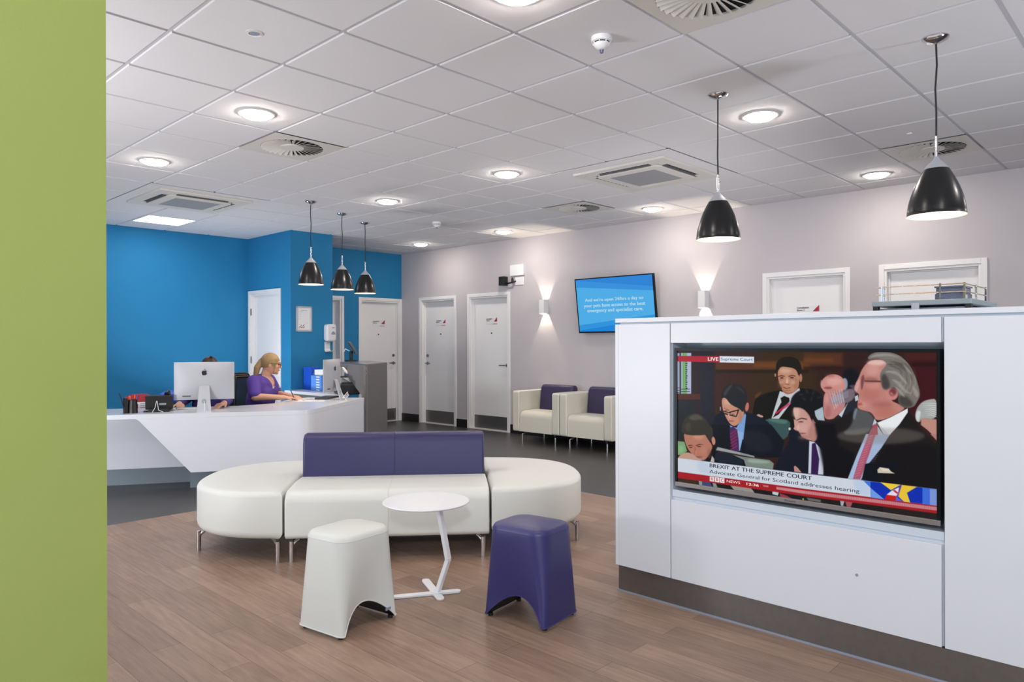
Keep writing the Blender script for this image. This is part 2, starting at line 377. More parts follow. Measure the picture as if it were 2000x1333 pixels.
door(5, (XR, 7.93, 0), -PI/2, .84, 'white door beside the cream armchairs', 1, True, '3', recess=.07, keyed=False)
door(6, (XR, 3.089, 0), -PI/2, .832, 'white door whose sign reads Consultation Room 2', 0, True, '2', recess=.07)
door(7, (XR, 1.89, 0), -PI/2, .82, 'white door seen above the grey trolley', 0, True, None, recess=.07)
# ---------------------------------------------------------------- ceiling fixtures
def tc(j, i): return GX+T*(j+.5), GY+T*(i+.5)
def make_downlight():
    t = thing('downlight', 'round recessed ceiling downlight', 'ceiling light', (0, 0, CEIL), 0, 'round recessed downlights')
    obj('trim_ring', MB().lathe([(.125, 0), (.126, -.004), (.118, -.009), (.104, -.009), (.1, 0)], 40), M_ring, t, smooth=True)
    obj('glass', MB().lathe([(.102, -.004), (.098, -.012), (.08, -.026), (.05, -.033), (.001, -.035)], 40), M_dl, t, smooth=True)
    return t
dl0 = make_downlight(); first = True
DL = [((1, -2), 'round downlight cut off by the top edge of the photo'),
      ((1, 2), 'large bright round downlight above the reception side, beside the ceiling grille'),
      ((1, 5), 'round downlight nearest the green wall'),
      ((5, 5), 'round downlight just right of the three small pendants'),
      ((5, 2), 'round downlight in the middle of the ceiling, between grille and air unit'),
      ((9, 9), 'smallest and farthest round downlight, above the far grey wall corner'),
      ((9, 6), 'round downlight near the grey wall above the two nearest white doors'),
      ((9, 2), 'round downlight near the grey wall above the blue wall screen'),
      ((5, -2), 'bright round downlight between the two large black pendants'),
      ((9, -2), 'round downlight near the grey wall behind the largest pendant')]
for (j, i), lb in DL:
    o = dl0 if first else copy_tree(dl0); first = False
    x, y = tc(j, i); o.location = (x, y, CEIL); o['label'] = lb
# more of the same pattern, above and behind the camera: light the near part of the room
for (j, i) in ((-3, -2), (1, -6), (5, -6), (9, -6), (-3, 2), (-3, 5)):
    l = bpy.data.lights.new('downlight_beam', 'AREA'); l.shape = 'DISK'; l.size = .2; l.energy = 12; l.color = (1, .95, .88)
    o = bpy.data.objects.new('downlight_beam', l); col.objects.link(o); x, y = tc(j, i); o.location = (x, y, CEIL-.03)

def make_swirl():
    t = thing('ceiling_diffuser', 'square ceiling plate', 'air vent', (0, 0, CEIL), 0, 'swirl air diffusers in the ceiling')
    n = 96; h = .297; r = .235; v = []; f = []
    for k in range(n):
        a = 2*PI*k/n; c, s = math.cos(a), math.sin(a); q = h/max(abs(c), abs(s)); v += [(q*c, q*s, -.002), (r*c, r*s, -.002), (r*c, r*s, .008)]
    for k in range(n):
        a, b = 3*k, 3*((k+1) % n); f += [(a, b, b+1, a+1), (a+1, b+1, b+2, a+2)]
    v2 = MB().add(v, f); obj('plate', v2, M_grille, t)
    obj('duct', MB().lathe([(.235, .0078), (.001, .0078)], 48), M_black, t)
    bl = MB(); N = 30
    for k in range(N):
        a = 2*PI*k/N; da = 2*PI/N*.86
        p = [(.085*math.cos(a), .085*math.sin(a), .003), (.233*math.cos(a), .233*math.sin(a), -.012), (.233*math.cos(a+da*.8), .233*math.sin(a+da*.8), .007), (.085*math.cos(a+da), .085*math.sin(a+da), .006)]
        bl.add(p+[(x, y, z-.0012) for x, y, z in p], [(0, 1, 2, 3), (7, 6, 5, 4), (0, 4, 5, 1), (1, 5, 6, 2), (2, 6, 7, 3), (3, 7, 4, 0)])
    obj('blades', bl, M_grille, t); obj('hub', MB().lathe([(.09, .004), (.088, -.004), (.001, -.005)], 32), M_grille, t)
    return t
s0 = make_swirl()
for k, ((j, i), lb) in enumerate(zip(SW, ('swirl air diffuser above the reception side, next to a bright downlight', 'swirl air diffuser cut off by the top edge of the photo',
                                          'swirl air diffuser nearest the blue wall screen, partly hidden by distance', 'swirl air diffuser seen behind the stem of the largest pendant'))):
    o = s0 if k == 0 else copy_tree(s0); x, y = tc(j, i); o.location = (x, y, CEIL); o['label'] = lb

def make_ac():
    t = thing('air_conditioning_cassette', 'square ceiling air conditioning unit', 'air conditioner', (0, 0, CEIL), 0, 'ceiling air conditioning units')
    obj('filler_plate', MB().box(-.604, .604, -.604, .604, -.004, -.0005), M_ceiltile, t)
    m = MB(); F = .475; s0, s1 = .335, .385; z0, z1 = -.026, -.004; e = .27
    for a in range(4):
        q = MB().box(-F, s1, s1, F, z0, z1).box(-s1, -e, s0, s1, z0, z1).box(e, s0, s0, s1, z0, z1)
        c, s = (1, 0, -1, 0)[a], (0, 1, 0, -1)[a]; m.add([(x*c-y*s, x*s+y*c, z) for x, y, z in q.v], q.f)
    obj('surround', m, M_grille, t, bevel=.003)
    obj('air_duct', MB().box(-s1, s1, -s1, s1, -.007, -.0045), M_black, t)
    lv = MB()
    for a in range(4):
        q = MB().add([(-e, s0+.004, -.034), (e, s0+.004, -.034), (e, s0+.012, -.014), (-e, s0+.012, -.014)], [(0, 1, 2, 3)])
        for k in range(9): x = -e+.03+k*.06; q.box(x-.003, x+.003, s0+.004, s1, -.024, -.008)
        c, s = (1, 0, -1, 0)[a], (0, 1, 0, -1)[a]; lv.add([(x*c-y*s, x*s+y*c, z) for x, y, z in q.v], q.f)
    obj('louvres', lv, mat('dark_louvre', '5f5e60', .6), t)
    p = MB().pillow(rrect(-.332, .332, -.332, .332, .07), -.04, -.008, .006, .001)
    obj('front_panel', p, M_grille, t, smooth=True)
    gl = MB().box(-.235, .235, -.235, .235, -.0414, -.04)
    gm = mat('air_intake_grille', '8f8f92', .6); g_ = obj('intake_grille', gl, gm, t)
    nt = gm.node_tree; wv = nt.nodes.new('ShaderNodeTexWave'); wv.inputs['Scale'].default_value = 22; wv.bands_direction = 'X'
    tcn = nt.nodes.new('ShaderNodeTexCoord'); nt.links.new(tcn.outputs['Object'], wv.inputs['Vector'])
    cr = nt.nodes.new('ShaderNodeMix'); cr.data_type = 'RGBA'; cr.inputs[6].default_value = (*lin('7d7d80'), 1); cr.inputs[7].default_value = (*lin('a8a7a8'), 1)
    nt.links.new(wv.outputs['Fac'], cr.inputs[0]); nt.links.new(cr.outputs[2], nt.nodes['Principled BSDF'].inputs['Base Color'])
    return t
a0 = make_ac(); a0.location = (GX+T*7, GY+T*1, CEIL); a0['label'] = 'square ceiling air conditioning unit in the middle, left of a large pendant'
a1 = copy_tree(a0); a1.location = (GX+T*3, GY+T*8, CEIL); a1['label'] = 'square ceiling air conditioning unit beside the square light panel'

x, y = tc(3, 10)
t = thing('light_panel', 'bright square light panel in the ceiling before the blue wall', 'ceiling light', (x, y, CEIL))
obj('frame', MB().box(-.297, .297, -.297, -.275, -.004, .008).box(-.297, .297, .275, .297, -.004, .008).box(-.297, -.275, -.275, .275, -.004, .008).box(.275, .297, -.275, .275, -.004, .008).box(-.275, .275, -.006, .006, -.004, .008), M_white, t)
obj('diffuser', MB().box(-.275, .275, -.275, .275, .0, .007), M_led, t)
l = area('light_panel_beam', (x, y, CEIL-.02), (0, 0, -1), .5, .5, 6, (.9, .96, 1))

def detector(loc, s, label):
    t = thing('smoke_detector', label, 'smoke detector', loc, 0, 'smoke detectors')
    obj('base', MB().lathe([(.052*s, 0), (.054*s, -.012*s), (.052*s, -.024*s), (.046*s, -.028*s), (.001, -.028*s)], 32), M_plastic, t, smooth=True)
    obj('chamber', MB().lathe([(.041*s, -.026*s), (.038*s, -.036*s), (.001, -.036*s)], 32), M_black, t, smooth=True)
    cg = MB().lathe([(.042*s, -.034*s), (.04*s, -.042*s), (.026*s, -.058*s), (.012*s, -.064*s), (.001, -.064*s)], 32)
    for k in range(8): a = 2*PI*(k+.5)/8; c, q = math.cos(a), math.sin(a); cg.tube([(.046*s*c, .046*s*q, -.024*s), (.041*s*c, .041*s*q, -.038*s)], .003*s, 6)
    obj('cage', cg, M_plastic, t, smooth=True)
    obj('sensor_tip', MB().lathe([(.012*s, -.062*s), (.008*s, -.08*s), (.001, -.083*s)], 12), M_clear, t, smooth=True)
detector((2.945, 2.195, CEIL), 1, 'white smoke detector near the top centre, tapering to a clear tip')
detector((5.968, 7.05, CEIL), 1.05, 'small distant white smoke detector right of the three pendants')
t = thing('ceiling_sensor', 'small round flush ceiling sensor with a grey centre', 'sensor', (1.704, 3.40, CEIL))
obj('ring', MB().lathe([(.042, 0), (.041, -.004), (.028, -.006), (.026, -.001)], 28), M_ring, t, smooth=True); obj('lens', MB().lathe([(.028, -.003), (.001, -.005)], 24), M_plasticG, t)
for (x, y), lb in (((6.39, 3.37), 'tiny sprinkler cap in the ceiling beside the stem of the pendant near the air unit'), ((5.87, 1.57), 'tiny sprinkler cap in the ceiling left of the swirl diffuser behind the largest pendant')):
    t = thing('sprinkler_cap', lb, 'sprinkler', (x, y, CEIL)); obj('plate', MB().lathe([(.022, 0), (.02, -.004), (.001, -.005)], 16), M_chrome, t, smooth=True)

# ---------------------------------------------------------------- pendants
def make_pendant():
    t = thing('pendant_light', 'black pendant', 'pendant lamp', (0, 0, CEIL), 0, 'black bell shaped pendant lamps')
    zr = -(CEIL-1.978)
    obj('ceiling_rose', MB().lathe([(.06, 0), (.061, -.006), (.055, -.014), (.035, -.024), (.008, -.03), (.004, -.034)], 40, cap1=True), M_chrome, t, smooth=True)
    obj('cable', MB().tube([(0, 0, -.03), (.003, -.003, -.14), (-.002, .003, -.26), (.003, 0, -.38), (0, 0, -.505)], .0045, 8), M_cable, t, smooth=True)
    obj('stem', MB().tube([(0, 0, -.5), (0, 0, -.62)], .0085, 12), M_chrome, t, smooth=True)
    obj('cap', MB().lathe([(.009, -.605), (.012, -.615), (.04, -.645), (.058, -.668), (.0575, -.672)], 40, cap0=True), M_alu, t, smooth=True)
    prof = []
    for k in range(13):
        u = 1-k/12; prof.append((.0575+(.133-.0575)*(1-u**1.75), zr+(-.668-zr)*u))
    prof.append((.1355, zr-.004))
    obj('shade', MB().lathe(prof, 56), M_shade, t, smooth=70)
    inn = [(max(r-.004, .001), z-.0005) for r, z in prof[:-1]]
    obj('inner_lining', MB().lathe(inn+[(.1352, zr-.004)], 56), M_shadeIn, t, smooth=70)
    obj('bulb', MB().ball((0, 0, zr+.075), (.035, .035, .045), 20, 12), M_bulb, t, smooth=True)
    return t
p0 = make_pendant()
for k, (x, y, lb) in enumerate(((4.126, .982, 'largest black bell pendant, at the right above the white unit'),
                                (4.122, 2.181, 'large black bell pendant above the left part of the news screen'),
                                (4.134, 6.978, 'small black bell pendant above the desk, leftmost of the row of three'),
                                (4.782, 7.374, 'small black bell pendant above the desk, middle of the row of three'),
                                (5.351, 7.727, 'small black bell pendant above the desk, rightmost of the row of three'))):
    o = p0 if k == 0 else copy_tree(p0); o.location = (x, y, CEIL); o['label'] = lb; o.rotation_euler = (0, 0, k*1.3)
    l = bpy.data.lights.new('pendant_glow', 'SPOT'); l.energy = 14; l.color = (1, .82, .6); l.spot_size = R(120); l.spot_blend = .6; l.shadow_soft_size = .04
    q = bpy.data.objects.new('pendant_glow', l); col.objects.link(q); q.location = (x, y, 1.99)

# ---------------------------------------------------------------- wall fittings on the grey wall
def make_walllight():
    """hollow open-ended box; x is away from the wall"""
    t = thing('wall_light', 'box wall light', 'wall light', (0, 0, 0), 0, 'white box wall lights')
    m = MB(); a, d, h, th = .045, .1, .1, .003
    m.box(-d, -d+th, -a, a, -h, h).box(-d+th, 0, -a, -a+th, -h, h).box(-d+th, 0, a-th, a, -h, h).box(-.004, 0, -a+th, a-th, -h, h).box(-d+th, -.004, -a+th, a-th, -.008, .008)
    obj('housing', m, M_plastic, t)
    obj('lamp', MB().box(-.05, -.03, -.012, .012, .009, .014).box(-.05, -.03, -.012, .012, -.014, -.009), M_bulb, t)
    return t
w0 = make_walllight()
for k, (y, z, lb) in enumerate(((6.757, 1.85, 'white box wall light between the nearer white door and the blue screen'), (4.26, 1.845, 'white box wall light right of the blue screen, low half behind the white unit'))):
    o = w0 if k == 0 else copy_tree(w0); o.location = (XR, y, z); o['label'] = lb
    for s in (1, -1):
        l = bpy.data.lights.new('wall_wash', 'SPOT'); l.energy = 34; l.color = (1, .86, .66); l.spot_size = R(110); l.spot_blend = .5; l.shadow_soft_size = .006
        q = bpy.data.objects.new('wall_wash', l); col.objects.link(q); q.location = (XR-.03, y, z+s*.018); q.rotation_euler = (PI if s > 0 else 0, 0, 0)

t = thing('wall_box', 'flat white box high on the grey wall above the black camera', 'junction box', (XR, 7.3, 2.41))
obj('housing', MB().box(-.035, 0, -.135, .135, -.08, .08), M_plastic, t, bevel=.004)
t = thing('speaker', 'small black speaker on an arm beside the high wall box', 'speaker', (XR, 7.28, 2.25))
obj('wall_plate', MB().box(-.012, 0, -.1, .075, -.06, .06), M_plastic, t, bevel=.003)
obj('bracket', MB().tube([(-.01, .06, 0), (-.06, .08, -.02), (-.06, .2, -.03)], .012, 8).ball((-.06, .08, .01), (.02, .02, .045), 10, 8), M_blk, t, smooth=True)
obj('cabinet', MB().box(-.13, -.03, .2, .3, -.06, .075), M_blk, t, bevel=.006)

def screen_text_plane(o, ux, uz): return lambda u, v: Vector(o)+Vector(ux)*u+Vector(uz)*v
# blue display on the grey wall: tilted forwards
t = thing('television', 'wall screen with a blue slide saying open 24/hrs a day', 'television', (XR, 5.49, 1.47))
tl = math.atan2(.096, .72)
ex = Vector((0, -1, 0)); ez = Vector((-math.sin(tl), 0, math.cos(tl))); en = Vector((-math.cos(tl), 0, -math.sin(tl)))
def tvp(u, v, n=0): return Vector((-.067, 0, 0))+ex*u+ez*v+en*n
def tvbox(mb, u0, u1, v0, v1, n0, n1):
    return mb.add([tvp(u, v, n) for n in (n0, n1) for u, v in ((u0, v0), (u1, v0), (u1, v1), (u0, v1))], [(3, 2, 1, 0), (4, 5, 6, 7), (0, 1, 5, 4), (1, 2, 6, 5), (2, 3, 7, 6), (3, 0, 4, 7)])
W2, H2 = .613, .726
obj('casing', tvbox(MB(), -W2, W2, 0, H2, -.035, 0), M_bezel, t, bevel=.003)
b = MB(); tvbox(b, -W2, W2, H2-.013, H2, 0, .006); tvbox(b, -W2, -W2+.013, .013, H2-.013, 0, .006); tvbox(b, W2-.013, W2, .013, H2-.013, 0, .006); tvbox(b, -W2, W2, 0, .018, 0, .006)
obj('bezel', b, M_bezel, t)
def flat(name, c, pts, n, parent, e=1.0):
    m = mat('screen_'+c, '000000', .5, emit=0, spec=.1)
    bs = m.node_tree.nodes['Principled BSDF']; bs.inputs['Emission Color'].default_value = (*lin(c), 1); bs.inputs['Emission Strength'].default_value = e
    return obj(name, MB().add([tvp(-W2+.013+(2*W2-.026)*u, .018+(H2-.031)*v, n) for u, v in pts], [tuple(range(len(pts)))]), m, parent)
scr = flat('screen', '54b8f6', [(0, 0), (1, 0), (1, 1), (0, 1)], .001, t, 1.05)
flat('slide_band', '3f9eee', [(0, .86), (1, .715), (1, 1), (0, 1)], .0016, scr)
flat('slide_band', '3590e8', [(0, .99), (.3, .93), (1, .79), (1, 1), (0, 1)], .002, scr)
flat('slide_band', '36a2f0', [(0, 0), (1, 0), (1, .29), (0, .125)], .0016, scr)
flat('slide_band', '2290e8', [(0, 0), (1, 0), (1, .22), (.03, .03)], .002, scr)
mt = mat('screen_white', '000000', .5); bs = mt.node_tree.nodes['Principled BSDF']; bs.inputs['Emission Color'].default_value = (*lin('c8ecfb'), 1); bs.inputs['Emission Strength'].default_value = 1
for body, u0, u1, v0, v1 in (("And we're open 24/hrs a day so", .11, .87, .555, .635), ('your pets have access to the best', .09, .89, .445, .53), ('emergency and specialist care.', .13, .86, .35, .435)):
    text_mesh(body, mt, 'slide_lettering', scr, lambda u, v: tvp(-W2+.013+(2*W2-.026)*u0+u, .018+(H2-.031)*v0+v, .0026), (2*W2-.026)*(u1-u0), (H2-.031)*(v1-v0), .02)
obj('mount', MB().box(-.09, 0, -.25, .25, .2, .55), M_blk, t)
# ---------------------------------------------------------------- white island unit with the news screen
XI = 3.2; YE = 2.30; Y2 = -.45
isl = thing('media_unit', 'tall white lacquered unit holding the news screen, on a steel plinth', 'cabinet', (0, 0, 0))
D = .62
obj('worktop', MB().box(XI, XI+D, Y2, YE, 1.4435, 1.466), M_island, isl, bevel=.0015)
obj('carcass', MB().box(XI+.02, XI+D-.01, Y2+.02, 1.957, .14, .555).box(XI+.02, XI+D-.01, 1.957, YE-.02, .14, 1.4435).box(XI+.02, XI+D-.01, Y2+.02, .74, .14, 1.4435)
    .box(XI+.02, XI+D-.01, .74, 1.957, 1.336, 1.4435).box(XI+.16, XI+D-.01, .74, 1.957, .555, 1.336), M_niche, isl)
obj('end_panel', MB().box(XI, XI+D, YE-.02, YE, .14, 1.434), M_island, isl, bevel=.001)
obj('front_panel', MB().box(XI, XI+.02, 1.962, YE-.0205, .14, 1.434), M_island, isl, bevel=.0015)
obj('front_panel', MB().box(XI, XI+.02, .747, 1.9565, 1.334, 1.434), M_island, isl, bevel=.0015)
obj('front_panel', MB().box(XI, XI+.02, .747, 1.9565, .14, .54), M_island, isl, bevel=.0015)
obj('front_panel', MB().box(XI, XI+.02, .1, .736, .14, 1.434), M_island, isl, bevel=.0015)
obj('front_panel', MB().box(XI, XI+.02, Y2, .095, .14, 1.434), M_island, isl, bevel=.0015)
obj('ledge', MB().box(XI+.012, XI+.16, .74, 1.957, .556, .59), M_niche, isl, bevel=.001)
lk = MB().lathe([(.001, 0), (.006, 0), (.006, .003), (.001, .003)], 12); lk.v = [(XI-c_, 1.062+a_, .355+b2) for a_, b2, c_ in lk.v]
obj('lock', lk, M_plasticG, isl)
obj('plinth', MB().box(XI+.012, XI+D-.02, Y2+.01, YE-.012, .0, .135), M_steel, isl)
obj('plinth_seal', MB().box(XI+.006, XI+.012, Y2+.01, YE-.006, 0, .008), M_plasticG, isl)

tv = thing('television', 'large news screen recessed in the white unit', 'television', (XI, 1.345, .605))
Z0 = .605; YC = 1.345
def tb(y0, y1, z0, z1, x0, x1): return MB().box(x0-XI, x1-XI, y0-YC, y1-YC, z0-Z0, z1-Z0)
XS = 3.214
obj('casing', tb(.752, 1.938, .612, 1.308, XS+.004, XS+.05), M_blk, tv, bevel=.002)
bz = tb(.752, 1.938, 1.294, 1.308, XS-.006, XS+.004)
for q in (tb(.752, .765, .634, 1.294, XS-.006, XS+.004), tb(1.926, 1.938, .634, 1.294, XS-.006, XS+.004)): bz.add(q.v, q.f)
obj('bezel', bz, M_bezel, tv); obj('bottom_bar', tb(.752, 1.938, .612, .634, XS-.009, XS+.004), M_silver, tv, bevel=.002)
text_mesh('Panasonic', M_blk, 'maker_lettering', tv, lambda u, v: Vector((XS-.0096-XI, 1.372-u-YC, .6195+v-Z0)), .05, .007)
obj('mount', tb(1.1, 1.6, .75, 1.15, XS+.05, XI+.16), M_blk, tv)
# the broadcast picture, plus a pale soft ellipse painted as a reflection on the glass
TV_TEXT=[('LIVE', 'f4f4f6', [1.7562, 1.7011, 1.2469, 1.2643], 0.02),
('Supreme Court', '3a5688', [1.6876, 1.5262, 1.2447, 1.2631], 0.006),
('BREXIT AT THE SUPREME COURT', '1f2c44', [1.748, 1.2542, 0.7268, 0.7449], 0.02),
('Advocate General for Scotland addresses hearing', '263448', [1.7495, 1.0552, 0.6933, 0.7151], 0.004),
('B', 'a03040', [1.7419, 1.7297, 0.6636, 0.6782], 0.01),
('B', 'a03040', [1.7147, 1.7027, 0.6641, 0.679], 0.01),
('C', 'a03040', [1.6892, 1.6752, 0.6634, 0.6796], 0.01),
('NEWS', 'f0e6e8', [1.6593, 1.5906, 0.6647, 0.6771], 0.0),
('12:36', 'fbf4f4', [1.5584, 1.4984, 0.6648, 0.6768], 0.02)]
